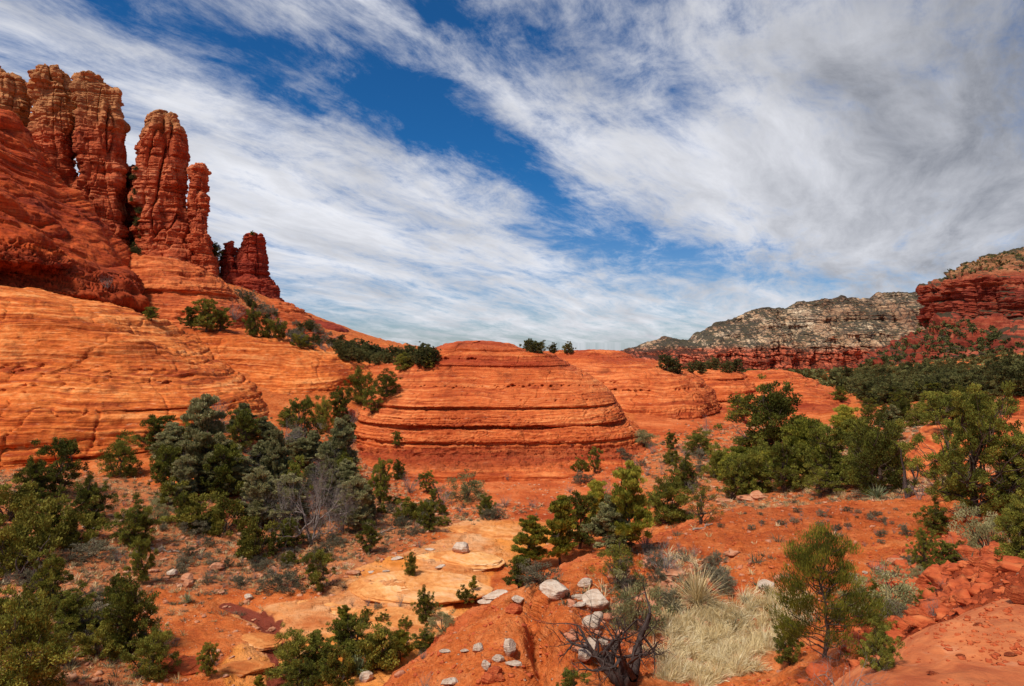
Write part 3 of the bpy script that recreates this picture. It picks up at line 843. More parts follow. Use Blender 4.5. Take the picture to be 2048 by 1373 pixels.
rock_mass('slickrock_cliff', [
    (655, 320, 480, 104, 34), (664, 280, 560, 102, 36), (676, 280, 608, 100, 38), (692, 280, 650, 98, 40), (712, 280, 695, 96, 42), (735, 280, 745, 94, 44), (760, 280, 765, 91, 46), (790, 280, 740, 88, 46), (820, 280, 690, 85, 46), (860, 280, 640, 82, 46)],
    M['cliff'], nth=700, nz=300, cracks=(0.35, 12.0, 0.010), n=2.4, seed=10, blk=((0.5, 1.6, 0.18, 4.0),), beds=((0.12, 0.35, 0.06), (0.25, 0.8, 0.16), (1.1, 2.6, 0.40)), rough=0.7, rscale=8.0, dip=0.05, base=-3, side=0.25, lump=(0.8, 12, 5), smoothk=5,
    label='rounded orange slickrock shoulder behind the pale banded cliff', cat='cliff', kind='structure', aim=650)
# upper red bulge
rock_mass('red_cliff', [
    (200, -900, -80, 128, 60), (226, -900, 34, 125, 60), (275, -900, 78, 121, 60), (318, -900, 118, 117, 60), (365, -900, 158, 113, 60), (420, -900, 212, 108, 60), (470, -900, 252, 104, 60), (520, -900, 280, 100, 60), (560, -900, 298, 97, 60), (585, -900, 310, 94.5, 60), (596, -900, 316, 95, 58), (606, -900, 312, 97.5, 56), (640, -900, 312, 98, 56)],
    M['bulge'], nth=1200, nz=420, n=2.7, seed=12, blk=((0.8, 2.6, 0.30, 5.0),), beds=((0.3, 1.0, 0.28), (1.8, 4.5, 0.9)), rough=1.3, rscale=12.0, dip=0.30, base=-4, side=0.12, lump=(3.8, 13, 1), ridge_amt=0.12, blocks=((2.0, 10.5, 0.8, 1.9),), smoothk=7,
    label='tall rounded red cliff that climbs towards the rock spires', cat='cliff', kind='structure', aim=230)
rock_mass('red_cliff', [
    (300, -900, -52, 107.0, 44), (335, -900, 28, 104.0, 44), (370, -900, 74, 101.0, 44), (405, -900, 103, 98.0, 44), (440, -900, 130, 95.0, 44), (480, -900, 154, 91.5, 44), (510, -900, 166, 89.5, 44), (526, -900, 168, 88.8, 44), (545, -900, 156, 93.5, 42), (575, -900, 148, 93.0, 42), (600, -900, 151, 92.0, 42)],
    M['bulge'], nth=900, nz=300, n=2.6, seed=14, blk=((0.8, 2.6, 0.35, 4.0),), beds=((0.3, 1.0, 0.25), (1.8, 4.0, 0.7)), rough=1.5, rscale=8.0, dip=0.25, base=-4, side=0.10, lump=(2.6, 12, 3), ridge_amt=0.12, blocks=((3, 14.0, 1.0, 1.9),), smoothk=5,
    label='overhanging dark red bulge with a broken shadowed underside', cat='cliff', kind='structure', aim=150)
rock_mass('red_cliff', [
    (514, 180, 320, 134, 26), (520, 180, 375, 132, 28), (532, 180, 412, 130, 30), (550, 180, 438, 127, 32), (570, 180, 462, 124, 33), (582, 180, 470, 123, 33), (588, 180, 466, 123.5, 33), (605, 180, 488, 120, 34), (625, 180, 500, 117, 35), (650, 180, 505, 114, 36), (680, 180, 500, 110, 36)],
    M['dome'], nth=560, nz=240, n=2.5, seed=15, blk=((0.6, 2.0, 0.3, 4.0),), beds=((0.3, 1.0, 0.2), (1.6, 3.2, 0.6)), rough=1.0, rscale=7.0, dip=0.1, base=-4, side=0.2, lump=(1.4, 12, 8),
    label='orange rounded shoulder of rock directly under the tall spire', cat='cliff', kind='structure', aim=450)
rock_mass('red_cliff', [
    (628, 500, 600, 135, 14), (640, 498, 632, 133, 17), (655, 500, 648, 130, 19), (672, 500, 656, 127, 21), (690, 500, 656, 124, 22), (710, 510, 650, 122, 22)],
    M['dome'], nth=400, nz=160, n=2.5, seed=16, beds=((0.3, 0.9, 0.25), (1.6, 3.2, 0.5)), rough=0.8, rscale=5.0, base=-4, side=0.3,
    label='low rounded rock lobe on the bushy hillside', cat='cliff', kind='structure', aim=600)
rock_mass('red_cliff', [
    (636, 590, 625, 158, 14), (645, 590, 660, 155, 18), (655, 600, 690, 152, 22), (664, 610, 706, 149, 24), (680, 620, 712, 146, 26)],
    M['redspire'], nth=400, nz=130, n=2.5, seed=17, beds=((0.3, 0.9, 0.3), (1.6, 3.2, 0.6)), rough=0.8, rscale=5.0, base=-4, side=0.3,
    label='thin red ledge on the skyline where the hillside descends', cat='cliff', kind='structure', aim=680)

rock_mass('red_cliff', [
    (598, 470, 560, 152, 16), (606, 460, 585, 150, 20), (612, 460, 596, 148, 22), (628, 450, 622, 145, 24), (634, 450, 618, 145.5, 24), (650, 440, 640, 141, 26), (672, 440, 640, 137, 28), (700, 440, 640, 132, 28)],
    M['dome'], nth=420, nz=170, n=2.5, seed=18, blk=((0.5, 1.6, 0.35, 4.0),), beds=((0.3, 0.9, 0.3), (1.6, 3.2, 0.6)), rough=0.9, rscale=5.0, base=-4, side=0.3,
    label='ledged orange slope directly beneath the short dark spire', cat='cliff', kind='structure', aim=560)
rock_mass('red_cliff', [
    (330, 240, 272, 172, 6), (350, 232, 285, 171, 8), (420, 225, 300, 169, 12), (480, 220, 310, 166, 16), (540, 210, 320, 160, 20), (600, 210, 330, 156, 22)],
    M['redspire'], nth=300, nz=260, n=2.4, seed=19, blk=((0.8, 2.4, 0.9, 3.0),), beds=((0.5, 1.5, 0.5),), rough=1.2, rscale=5.0, base=-4, side=0.4,
    label='shadowed back wall of the cleft between the two tall spires', cat='cliff', kind='structure')
# the spires
G_SP = 'red rock spires on the ridge'
spk = dict(nth=460, nz=480, blk=((1.0, 3.0, 0.42, 3.4), (4.0, 10.0, 0.9, 5.5)), beds=((0.4, 1.5, 0.34), (2.5, 7.0, 0.55)), rough=0.6, rscale=5.0, cracks=(2.0, 9.0, 0.035), base=-6, side=0.45, n=3.1, ridge_amt=0.35, lump=(0.9, 6.5, 4), cat='rock spire', group=G_SP, smoothk=5)
rock_mass('rock_spire', [(112, -60, 4, 166, 12), (135, -60, 22, 165, 14), (142, -60, 58, 164, 16), (175, -70, 62, 164, 16), (215, -60, 55, 163, 16), (260, -60, 50, 162, 18), (420, -60, 50, 160, 18)], M['spire'], seed=20,
          label='squat knobbly spire cut by the picture edge', **spk)
rock_mass('rock_spire', [(126, 88, 128, 163, 10), (136, 68, 148, 162, 14), (160, 62, 150, 161, 16), (200, 66, 150, 160, 17), (250, 62, 150, 159, 18), (330, 72, 150, 158, 18), (400, 95, 160, 157, 18), (520, 95, 170, 155, 18)], M['spire'], seed=21,
          label='thick flat-topped spire with a pale banded cap', **spk)
rock_mass('rock_spire', [(136, 168, 192, 160, 7), (150, 152, 208, 159.5, 11), (172, 150, 238, 158.5, 15), (225, 148, 244, 157.5, 17), (232, 150, 252, 157.5, 17), (238, 152, 240, 157, 17), (290, 150, 248, 156, 18), (330, 156, 252, 155, 18), (390, 150, 244, 154, 19), (440, 170, 246, 153, 19), (480, 190, 258, 151, 19), (560, 190, 262, 149, 20)], M['spire'], seed=22,
          label='tallest spire with a pointed pale top and a small beak', **spk)
rock_mass('rock_spire', [(219, 312, 332, 162, 6), (226, 294, 350, 161, 10), (246, 288, 368, 160.5, 13), (262, 282, 372, 160, 14), (300, 272, 371, 159, 15), (345, 272, 372, 158, 16), (395, 266, 374, 157, 17), (430, 272, 380, 156, 18), (450, 274, 388, 155, 19), (490, 274, 425, 153, 21), (520, 280, 438, 151, 24), (560, 290, 440, 148, 26)], M['spire'], seed=23,
          label='broad free-standing spire with a split flat summit', **spk)
rock_mass('rock_spire', [(325, 384, 412, 160, 5), (332, 379, 416, 159.6, 6.5), (360, 379, 415, 159, 7), (400, 377, 414, 158, 7.5), (440, 377, 414, 157, 8), (458, 378, 416, 156, 8), (500, 378, 425, 154, 9), (540, 378, 432, 152, 10)], M['spire'], seed=24,
          label='slim square pillar leaning against the broad spire', **{**spk, 'nth': 260, 'nz': 340, 'rough': 0.8, 'rscale': 4.0, 'cracks': (0.6, 5.0, 0.04), 'blk': ((0.8, 2.4, 0.5, 2.0),)})
rock_mass('rock_spire', [(468, 488, 524, 166, 6), (476, 486, 526, 165.5, 8), (500, 474, 532, 165, 12), (520, 462, 536, 164, 14), (548, 455, 540, 163, 15), (555, 450, 541, 162, 15), (572, 440, 556, 160, 20), (590, 440, 564, 158, 24), (615, 440, 568, 156, 26)], M['redspire'], seed=25,
          label='short dark red spire with a thin cap at the ridge end', **{**spk, 'rough': 0.8, 'n': 2.3, 'lump': (0.5, 6.5, 4), 'blk': ((1.0, 3.0, 0.35, 3.4),), 'cracks': (1.0, 9.0, 0.03)})
rock_mass('rock_spire', [(485, 448, 462, 164, 4), (492, 442, 468, 163.5, 7), (510, 440, 470, 163, 9), (540, 438, 478, 162, 11), (570, 436, 480, 160, 12)], M['redspire'], seed=26,
          label='little rounded red knob beside the short dark spire', **{**spk, 'nth': 240, 'nz': 200, 'rough': 0.8, 'rscale': 4.0})
# knoll behind the tree at the edge
rock_mass('rock_knoll', [(868, 1900, 2260, 47, 16), (878, 1868, 2320, 45.5, 18), (895, 1840, 2360, 43.5, 20), (925, 1822, 2400, 41, 22), (960, 1806, 2400, 39, 24), (1000, 1795, 2400, 37.5, 25), (1030, 1790, 2400, 37, 25)],
          M['dome'], nth=500, nz=240, n=2.3, seed=30, beds=((0.2, 0.6, 0.07), (0.7, 1.6, 0.12)), rough=0.35, rscale=4.0, base=-2, cap=0.15, side=0.3,
          label='smooth pale orange rock knoll behind the tall pine', cat='rock knoll', aim=1900)
rock_mass('rock_knoll', [(776, 2030, 2160, 82, 16), (786, 2008, 2200, 80, 18), (805, 2012, 2200, 78, 18), (830, 2020, 2200, 76, 18), (860, 2020, 2200, 74, 18)],
          M['dome'], nth=260, nz=140, n=2.3, seed=31, beds=((0.2, 0.6, 0.1), (0.7, 1.6, 0.2)), rough=0.35, rscale=4.0, base=-2, cap=0.15, side=0.3,
          label='small orange rock knoll showing above the pine crown', cat='rock knoll', aim=2030)
# the butte
rock_mass('butte', [
    (508, 1975, 2300, 900, 260), (520, 1940, 2400, 885, 290), (540, 1905, 2500, 865, 320), (551, 1862, 2600, 848, 350), (557, 1850, 2600, 838, 360), (600, 1851, 2600, 832, 366), (642, 1850, 2600, 826, 370), (646, 1848, 2600, 800, 395), (662, 1838, 2600, 770, 420), (672, 1800, 2600, 740, 440), (690, 1768, 2600, 728, 455), (700, 1752, 2600, 700, 480), (722, 1725, 2600, 670, 505), (745, 1700, 2600, 640, 530), (775, 1660, 2600, 610, 560)],
    M['butte'], nth=1000, nz=420, n=3.0, seed=40, blk=((4, 12, 7.0, 45.0),), beds=((2.0, 6.0, 2.6), (8, 20, 6.0)), rough=13.0, rscale=60.0, cracks=(10.0, 60.0, 0.05), base=-30, side=0.05, lump=(16, 130, 2), cap=1.0,
    label='massive layered red butte with a pale scrubby summit', cat='butte', aim=1880)


def far_ridge():
    pts = [(1195, 735), (1225, 716), (1240, 700), (1262, 694), (1300, 684), (1322, 672), (1345, 676), (1375, 680), (1385, 668), (1410, 658), (1430, 645), (1460, 640), (1478, 632), (1500, 618), (1520, 614), (1555, 617), (1568, 618), (1590, 604), (1612, 602), (1650, 600), (1680, 593), (1700, 595), (1740, 597), (1746, 586), (1800, 584), (1850, 584), (1950, 575), (2100, 590), (2350, 620)]
    px = np.linspace(1190, 2350, 900)
    top = np.interp(px, [p[0] for p in pts], [p[1] for p in pts])
    nv = 300
    v = np.concatenate([np.linspace(0, 1, nv), 1 + np.linspace(0, 1, 25)[1:]])
    PX, VV = np.meshgrid(px, v)
    v1 = np.clip(VV, 0, 1)
    back = np.clip(VV - 1, 0, 1)
    Y0 = 2350.0
    zb = -120.0
    TOP = np.repeat(top[None], len(v), 0)
    # the face steps back in cliffs and benches
    TOPn = 0
    prof = np.interp(v1, [0, .18, .24, .42, .50, .66, .74, .93, .96, 1.0], [0, .22, .24, .40, .43, .66, .70, .97, .98, 1.0])
    Yd = Y0 + 330 * prof
    Yt = Y0 + 330
    ztop = (CY - TOP) / F * Yt
    Zz = zb + (ztop - zb) * v1 ** 0.92
    X = (PX - CX) / F * Yt + 0 * Yd
    gul = fbm(X / 300, Zz / 900, X * 0 + 4, 5, 0.55, ridged=True)
    gul2 = fbm(X / 75, Zz / 260, X * 0 + 9, 4, 0.6, ridged=True)
    st = Strata(77, 8, 30, 0.8, 0.15, zlo=-300, zhi=500)
    st2 = Strata(78, 3, 9, 0.8, 0.2, zlo=-300, zhi=500)
    amp = np.sin(np.clip(v1, 0, 1) * math.pi) ** 0.5
    Yd = Yd - 170 * (gul - 0.2) * amp - 60 * (gul2 - 0.3) * np.clip(amp, 0.35, 1) - 9 * st(Zz + 26 * gul + 14 * gul2) - 4 * st2(Zz + 20 * gul2)
    rough = fbm(X / 40, Yd / 40, Zz / 25, 5, 0.6)
    vert = fbm(X / 22, Zz / 160, X * 0 + 19, 4, 0.6, ridged=True)
    Yd = Yd - 20 * rough - 22 * (vert - 0.3)
    Zz = Zz + (9 * fbm(X / 30, Yd / 60, X * 0, 4, 0.6) + 16 * np.maximum(fbm(X / 70, X * 0, X * 0 + 12, 4, .6), -0.1)) * sstep(v1, .6, 1) - back * 260
    Zz += 5 * np.round(2 * fbm(X / 60, X * 0, X * 0 + 2, 3)) / 2 * sstep(v1, .9, 1)
    Yd = Yd + back * 700
    # red pillars and the mouth of a canyon at the foot
    me = mesh_from('mountain_ridge', np.stack([X, Yd, Zz], -1), grid_faces(len(px), len(v)), M['ridge'])
    o = link(bpy.data.objects.new('mountain_ridge', me))
    tag(o, 'distant pale limestone ridge with a red foot and dark scrub', 'mountain ridge', kind='structure')


far_ridge()


def near_slab():
    """the slickrock the viewer stands on"""
    edge = [(-30, -28), (-3, -3.0), (-0.2, 0.5), (0.9, 2.2), (1.65, 3.25), (2.25, 3.95), (2.9, 4.5), (3.65, 5.0), (6.0, 5.9), (14, 7), (22, 4), (26, -24)]
    nx, ny = 620, 520
    a = np.linspace(-1.0, 1.0, nx); xx = 2.2 + np.sign(a) * np.abs(a) ** 2.4 * 26
    b = np.linspace(-1.0, 1.0, ny); yy = 3.6 + np.sign(b) * np.abs(b) ** 2.4 * 30
    X, Y = np.meshgrid(xx, yy)
    sd = poly_sd(X, Y, edge) + 0.12 * fbm(X * 0.8, Y * 0.8, X * 0, 3)
    Z = -1.62 - 0.05 * (X - 2) + 0.0 * Y
    Z = Z - 0.20 * np.exp(-np.clip(sd, 0, 9) / 0.6) - 1.0 * np.clip(-sd, 0, 20) ** 1.35 * 1.1
    Z = np.maximum(Z, -40)
    n = fbm(X * 0.7, Y * 0.7, X * 0 + 5, 5, 0.5)
    Z = Z + 0.10 * n + 0.02 * fbm(X * 5, Y * 5, X * 0, 4)
    h = Z + 0.12 * fbm(X * .5, Y * .9, X * 0 + 3, 3)
    st = 0.05
    q = np.floor(h / st); fr = h / st - q
    msk = sstep(fbm(X * 0.9, Y * 0.9, X * 0 + 9, 2), 0.0, 0.25) * sstep(sd, 0, 0.3)
    Z += ((q + sstep(fr, 0.35, 0.6)) * st - h) * msk * 0.8
    Z = np.where(np.hypot(X, Y) < 0.6, np.minimum(Z, -1.6), Z)
    me = mesh_from('slickrock_ledge', np.stack([X, Y, Z], -1), grid_faces(nx, ny), M['slab'])
    o = link(bpy.data.objects.new('slickrock_ledge', me))
    tag(o, 'smooth orange slickrock ledge at the near corner strewn with chips', 'rock ledge', kind='structure')


M['slab'] = sandstone('ledge_sandstone', ((0.42, 0.10, 0.035), (0.62, 0.19, 0.065), (0.74, 0.29, 0.12)), zs=3.0, stain=0.25, size=0.25, bumpk=0.7, pale=(0.7, 0.42, 0.25), fleck=0.2)
near_slab()

#@@VEG@@
# ------------------------------------------------------------------ plant and stone materials
def leaf_mat(name, c0, c1, c2, trans=0.25):
    m, T, b = new_mat(name, 0.75, 0.15)
    at = T.n('ShaderNodeAttribute', attribute_name='tint')
    t0, t1, _ = T.sep(at.outputs['Vector'])
    oi = T.n('ShaderNodeObjectInfo').outputs['Random']
    f = T.math('ADD', T.math('MULTIPLY', t0, 0.5), T.math('ADD', T.math('MULTIPLY', t1, 0.3), T.math('MULTIPLY', T.math('SUBTRACT', oi, 0.3), 0.5)))
    c = T.ramp(f, [(0.15, c0), (0.5, c1), (0.9, c2)])
    T.put(b.inputs['Base Color'], c)
    out = [n for n in T.t.nodes if n.type == 'OUTPUT_MATERIAL'][0]
    tr = T.n('ShaderNodeBsdfTranslucent')
    T.put(tr.inputs[0], c)
    ms = T.n('ShaderNodeMixShader')
    ms.inputs[0].default_value = trans
    T.t.links.new(b.outputs[0], ms.inputs[1]); T.t.links.new(tr.outputs[0], ms.inputs[2])
    T.t.links.new(ms.outputs[0], out.inputs[0])
    return m


def plain_mat(name, c0, c1, scale=6.0, stretch=(1, 1, 1), rough=0.9, bumpd=0.02):
    m, T, b = new_mat(name, rough)
    tc = T.n('ShaderNodeTexCoord').outputs['Object']
    n = T.noise(T.vmath('MULTIPLY', tc, stretch), scale, 5, 0.65)
    T.put(b.inputs['Base Color'], T.ramp(n, [(0.35, c0), (0.65, c1)]))
    T.put(b.inputs['Normal'], bump(T, n, 0.8, bumpd))
    return m


M['juniper'] = leaf_mat('juniper_foliage', (0.060, 0.062, 0.010), (0.165, 0.170, 0.026), (0.34, 0.31, 0.05))
M['far_juniper'] = leaf_mat('far_juniper_foliage', (0.040, 0.042, 0.014), (0.105, 0.106, 0.032), (0.20, 0.185, 0.060))
M['pinyon'] = leaf_mat('pinyon_needles', (0.08, 0.088, 0.012), (0.26, 0.25, 0.03), (0.52, 0.44, 0.06))
M['cypress'] = leaf_mat('cypress_foliage', (0.12, 0.115, 0.042), (0.29, 0.275, 0.115), (0.48, 0.43, 0.21))
M['oak'] = leaf_mat('scrub_oak_foliage', (0.075, 0.072, 0.010), (0.19, 0.17, 0.026), (0.32, 0.27, 0.045))
M['sage'] = leaf_mat('sage_foliage', (0.09, 0.08, 0.045), (0.20, 0.175, 0.105), (0.34, 0.29, 0.19))
M['dry'] = leaf_mat('dry_grass', (0.40, 0.27, 0.11), (0.80, 0.62, 0.32), (0.95, 0.84, 0.58), trans=0.25)
M['yucca'] = leaf_mat('yucca_blades', (0.10, 0.13, 0.06), (0.20, 0.24, 0.12), (0.40, 0.40, 0.22), trans=0.15)
M['bark'] = plain_mat('shaggy_bark', (0.045, 0.028, 0.020), (0.14, 0.095, 0.07), 9, (3, 3, 0.6))
M['deadwood'] = plain_mat('dead_wood', (0.028, 0.019, 0.017), (0.10, 0.070, 0.060), 9, (3, 3, 0.6))
M['greytwig'] = plain_mat('grey_twigs', (0.15, 0.115, 0.10), (0.38, 0.32, 0.28), 7)
M['log'] = plain_mat('weathered_log', (0.20, 0.14, 0.10), (0.42, 0.32, 0.25), 6, (1, 6, 6))


def stone_mat(name, c0, c1, c2, band=None):
    m, T, b = new_mat(name, 0.9, 0.15)
    tc = T.n('ShaderNodeTexCoord').outputs['Object']
    z = T.sep(tc)[2]
    n = T.noise(tc, 2.4, 6, 0.65)
    n2 = T.noise(T.vmath('MULTIPLY', tc, (0.6, 0.6, 6.0)), 1.5, 4, 0.6)
    c = T.ramp(T.math('ADD', T.math('MULTIPLY', n, 0.5), T.math('MULTIPLY', n2, 0.5)), [(0.36, c0), (0.5, c1), (0.64, c2)])
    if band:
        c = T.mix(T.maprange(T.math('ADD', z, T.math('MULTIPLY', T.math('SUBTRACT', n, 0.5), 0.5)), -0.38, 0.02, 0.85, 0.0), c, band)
    T.put(b.inputs['Base Color'], c)
    T.put(b.inputs['Normal'], bump(T, T.math('ADD', n, T.math('MULTIPLY', n2, 0.6)), 0.9, 0.10))
    return m


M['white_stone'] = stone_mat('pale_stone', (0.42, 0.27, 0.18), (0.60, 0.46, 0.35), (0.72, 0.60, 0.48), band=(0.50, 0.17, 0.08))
M['red_stone'] = stone_mat('red_stone', (0.32, 0.055, 0.02), (0.50, 0.10, 0.032), (0.62, 0.18, 0.06))
M['pink_stone'] = stone_mat('pinkish_stone', (0.40, 0.13, 0.06), (0.54, 0.23, 0.12), (0.64, 0.36, 0.23))


# ------------------------------------------------------------------ plant builders
class Tubes:
    def __init__(s): s.V, s.F, s.n = [], [], 0

    def add(s, pts, rad, sides=5):
        pts = np.asarray(pts, float); m = len(pts)
        d = np.gradient(pts, axis=0); d /= np.linalg.norm(d, axis=1)[:, None] + 1e-9
        ref = np.array([0.31, 0.77, 0.21]) if abs(d[0] @ np.array([0.31, 0.77, 0.21])) < 0.8 else np.array([1, 0, 0.1])
        a = np.cross(d, ref); a /= np.linalg.norm(a, axis=1)[:, None] + 1e-9
        b = np.cross(d, a)
        t = np.arange(sides) * 2 * math.pi / sides
        rad = np.asarray(rad, float)
        ring = pts[:, None] + rad[:, None, None] * (np.cos(t)[None, :, None] * a[:, None] + np.sin(t)[None, :, None] * b[:, None])
        s.V.append(ring.reshape(-1, 3))
        s.F.append(grid_faces(sides, m, wrap_u=True) + s.n)
        s.n += m * sides

    def mesh(s, name, mat):
        return mesh_from(name, np.concatenate(s.V), np.concatenate(s.F), mat)


def curve(a, b, rng, n=6, sag=0.0, wob=0.08):
    a, b = np.asarray(a, float), np.asarray(b, float)
    t = np.linspace(0, 1, n)[:, None]
    L = np.linalg.norm(b - a)
    p = a + (b - a) * t
    off = rng.normal(size=(n, 3)) * wob * L * np.sin(t * math.pi)
    off[:, 2] += sag * L * np.sin(t[:, 0] * math.pi)
    return p + off


def leaves(name, C, R, per, ln, wd, rng, mat, up=0.5, out=0.6, flat=0.75, spread=0.5, centre=None):
    """leaf-sized faces round the ends of the twigs"""
    C = np.asarray(C, float); n = len(C)
    R = np.broadcast_to(np.asarray(R, float), (n,))
    cnt = np.maximum(4, (per * (R / R.mean()) ** 2)).astype(int)
    idx = np.repeat(np.arange(n), cnt)
    N = len(idx)
    g = rng.normal(size=(N, 3))
    g /= np.linalg.norm(g, axis=1)[:, None]
    rr = rng.rand(N) ** 0.45
    g *= rr[:, None]
    g[:, 2] *= flat
    p = C[idx] + g * R[idx, None]
    cen = C.mean(0) if centre is None else np.asarray(centre, float)
    o = p - cen
    o /= np.linalg.norm(o, axis=1)[:, None] + 1e-6
    d = rng.normal(size=(N, 3)) * spread + o * out + g * 0.4
    d[:, 2] += up
    d /= np.linalg.norm(d, axis=1)[:, None]
    sdir = np.cross(d, rng.normal(size=(N, 3)))
    sdir /= np.linalg.norm(sdir, axis=1)[:, None] + 1e-6
    L = ln * (0.6 + 0.8 * rng.rand(N))[:, None]
    W = wd * (0.6 + 0.8 * rng.rand(N))[:, None]
    V = np.stack([p - d * L * 0.5, p + sdir * W * 0.5, p + d * L * 0.5, p - sdir * W * 0.5], 1).reshape(-1, 3)
    Fq = np.arange(N * 4).reshape(-1, 4)
    cl = rng.rand(n)[idx]
    col = np.stack([cl, rng.rand(N), rng.rand(N)], 1)
    return mesh_from(name, V, Fq, mat, smooth=False, attrs={'tint': np.repeat(col, 4, 0)})


def proto_juniper(seed, H=4.0, W=3.4, limbs=9, mat='juniper', per=85, ln=0.13, wd=0.062, dens=1.0, bare=0.0, low=0.02, lean=0.0, rs=1.0):
    rng = np.random.RandomState(seed)
    T = Tubes(); C = []; R = []
    nst = rng.randint(1, 4)
    stems = []
    for k in range(nst):
        a = rng.rand() * 6.28
        top = np.array([math.cos(a) * W * .10 + lean, math.sin(a) * W * .10, H * rng.uniform(.55, .8)])
        c = curve((0.06 * math.cos(a), 0.06 * math.sin(a), -0.25), top, rng, 7, wob=0.07)
        T.add(c, np.linspace(0.055 * W / 1.6, 0.02, 7) * (1.25 if nst == 1 else 0.9), 7)
        stems.append(c)
    for i in range(limbs):
        st = stems[i % nst]
        h = low + (1 - low) * ((i + rng.rand()) / limbs) ** 0.9
        a = i * 2.4 + rng.rand() * 0.9
        prof = (math.sin(math.pi * min(1, max(0.02, 0.18 + 0.80 * h))) ** 0.6)
        rad = W / 2 * prof * rng.uniform(0.65, 1.12)
        tip = np.array([math.cos(a) * rad + lean * h, math.sin(a) * rad, H * (h * 0.92 + 0.06) * rng.uniform(.92, 1.08)])
        s0 = st[min(6, max(1, int(h * 5)))]
        br = curve(s0, tip, rng, 6, sag=-0.08)
        T.add(br, np.linspace(0.045, 0.010, 6), 5)
        m = max(3, int(rng.randint(12, 18) * dens))
        for j in range(m):
            f = rng.uniform(0.30, 1.08)
            c = br[0] + (br[-1] - br[0]) * f + rng.normal(size=3) * np.array([.19, .19, .13]) * W * 0.62 * (0.5 + 0.5 * prof)
            c[2] = max(c[2], H * 0.05)
            C.append(c); R.append(W * rng.uniform(0.05, 0.11) * rs)
            if rng.rand() < 0.6: T.add(curve(br[3], c, rng, 4), (0.018, 0.014, 0.009, 0.005), 4)
    if bare:
        for i in range(int(26 * bare)):
            a = rng.rand() * 6.28; h = rng.uniform(.1, .8)
            s0 = stems[0][min(6, int(h * 6))]
            e = s0 + np.array([math.cos(a), math.sin(a), rng.uniform(-.1, .5)]) * W * rng.uniform(.25, .5)
            T.add(curve(s0, e, rng, 5, wob=.12), (0.025, .02, .014, .009, .004), 4)
    tr = T.mesh('trunk', M['bark'])
    cr = leaves('crown', C, R, per, ln, wd, rng, M[mat], centre=(lean * .5, 0, H * .45))
    return tr, cr, H


def proto_pine(seed, H=4.0, W=2.4, mat='pinyon', per=60, ln=0.16, wd=0.035, tiers=15, gap=0.1, bare_low=0.12, up=0.9, droop=0.0, dens=1.0, pw=0.75, fmin=0.3):
    rng = np.random.RandomState(seed)
    T = Tubes(); C = []; R = []
    top = np.array([rng.normal() * .05 * H, rng.normal() * .05 * H, H * .97])
    st = curve((0, 0, -0.25), top, rng, 10, wob=0.02)
    T.add(st, np.linspace(0.035 * H / 1.8, 0.008, 10), 7)
    for i in range(tiers):
        h = bare_low + (1 - bare_low) * (i / (tiers - 1))
        nb = rng.randint(3, 6) if h < .9 else 2
        for k in range(nb):
            if rng.rand() < gap: continue
            a = rng.rand() * 6.28
            rad = W / 2 * ((1 - h) ** pw * 0.95 + 0.05) * rng.uniform(.6, 1.15) * (0.75 + 0.25 * min(1, h * 5))
            z0 = H * h * .93
            s0 = np.array([np.interp(z0, st[:, 2], st[:, j]) for j in (0, 1)] + [z0])
            tip = s0 + np.array([math.cos(a) * rad, math.sin(a) * rad, rad * (0.35 - droop) + 0.03 * H])
            br = curve(s0, tip, rng, 5, sag=-0.06)
            T.add(br, np.linspace(0.022, 0.006, 5), 4)
            m = max(2, int((3 + 7 * rad / (W / 2)) * dens))
            for j in range(m):
                f = rng.uniform(fmin, 1.05)
                c = s0 + (tip - s0) * f + rng.normal(size=3) * np.array([.10, .10, .06]) * W * .5
                C.append(c); R.append(W * rng.uniform(.045, .085))
    for j in range(5):
        C.append(top + np.array([0, 0, -j * .04 * H]) + rng.normal(size=3) * .01 * H); R.append(W * .045)
    tr = T.mesh('trunk', M['bark'])
    cr = leaves('crown', C, R, per, ln, wd, rng, M[mat], up=up, out=0.8, spread=0.35, centre=(0, 0, H * .3))
    return tr, cr, H


def proto_bush(seed, H=1.5, W=2.2, mat='oak', clumps=55, per=90, ln=0.09, wd=0.06, up=0.4):
    rng = np.random.RandomState(seed)
    T = Tubes(); C = []; R = []
    lob = rng.normal(size=(5, 2)) * .25
    for i in range(clumps):
        a = rng.rand() * 6.28; e = math.asin(rng.uniform(0.02, 1))
        k = rng.uniform(.55, 1.0) * (1 + 0.22 * math.sin(3 * a + seed) + 0.12 * math.sin(5 * a + 2 * seed))
        c = np.array([math.cos(a) * math.cos(e) * W / 2 * k, math.sin(a) * math.cos(e) * W / 2 * k, math.sin(e) * H * .92 * k + .05])
        C.append(c); R.append(W * rng.uniform(.06, .12))
        if i % 3 == 0: T.add(curve((0, 0, -.1), c * .95, rng, 5, wob=.06), (0.03, .024, .018, .011, .005), 4)
    tr = T.mesh('stems', M['bark'])
    cr = leaves('foliage', C, R, per, ln, wd, rng, M[mat], up=up, centre=(0, 0, 0))
    return tr, cr, H


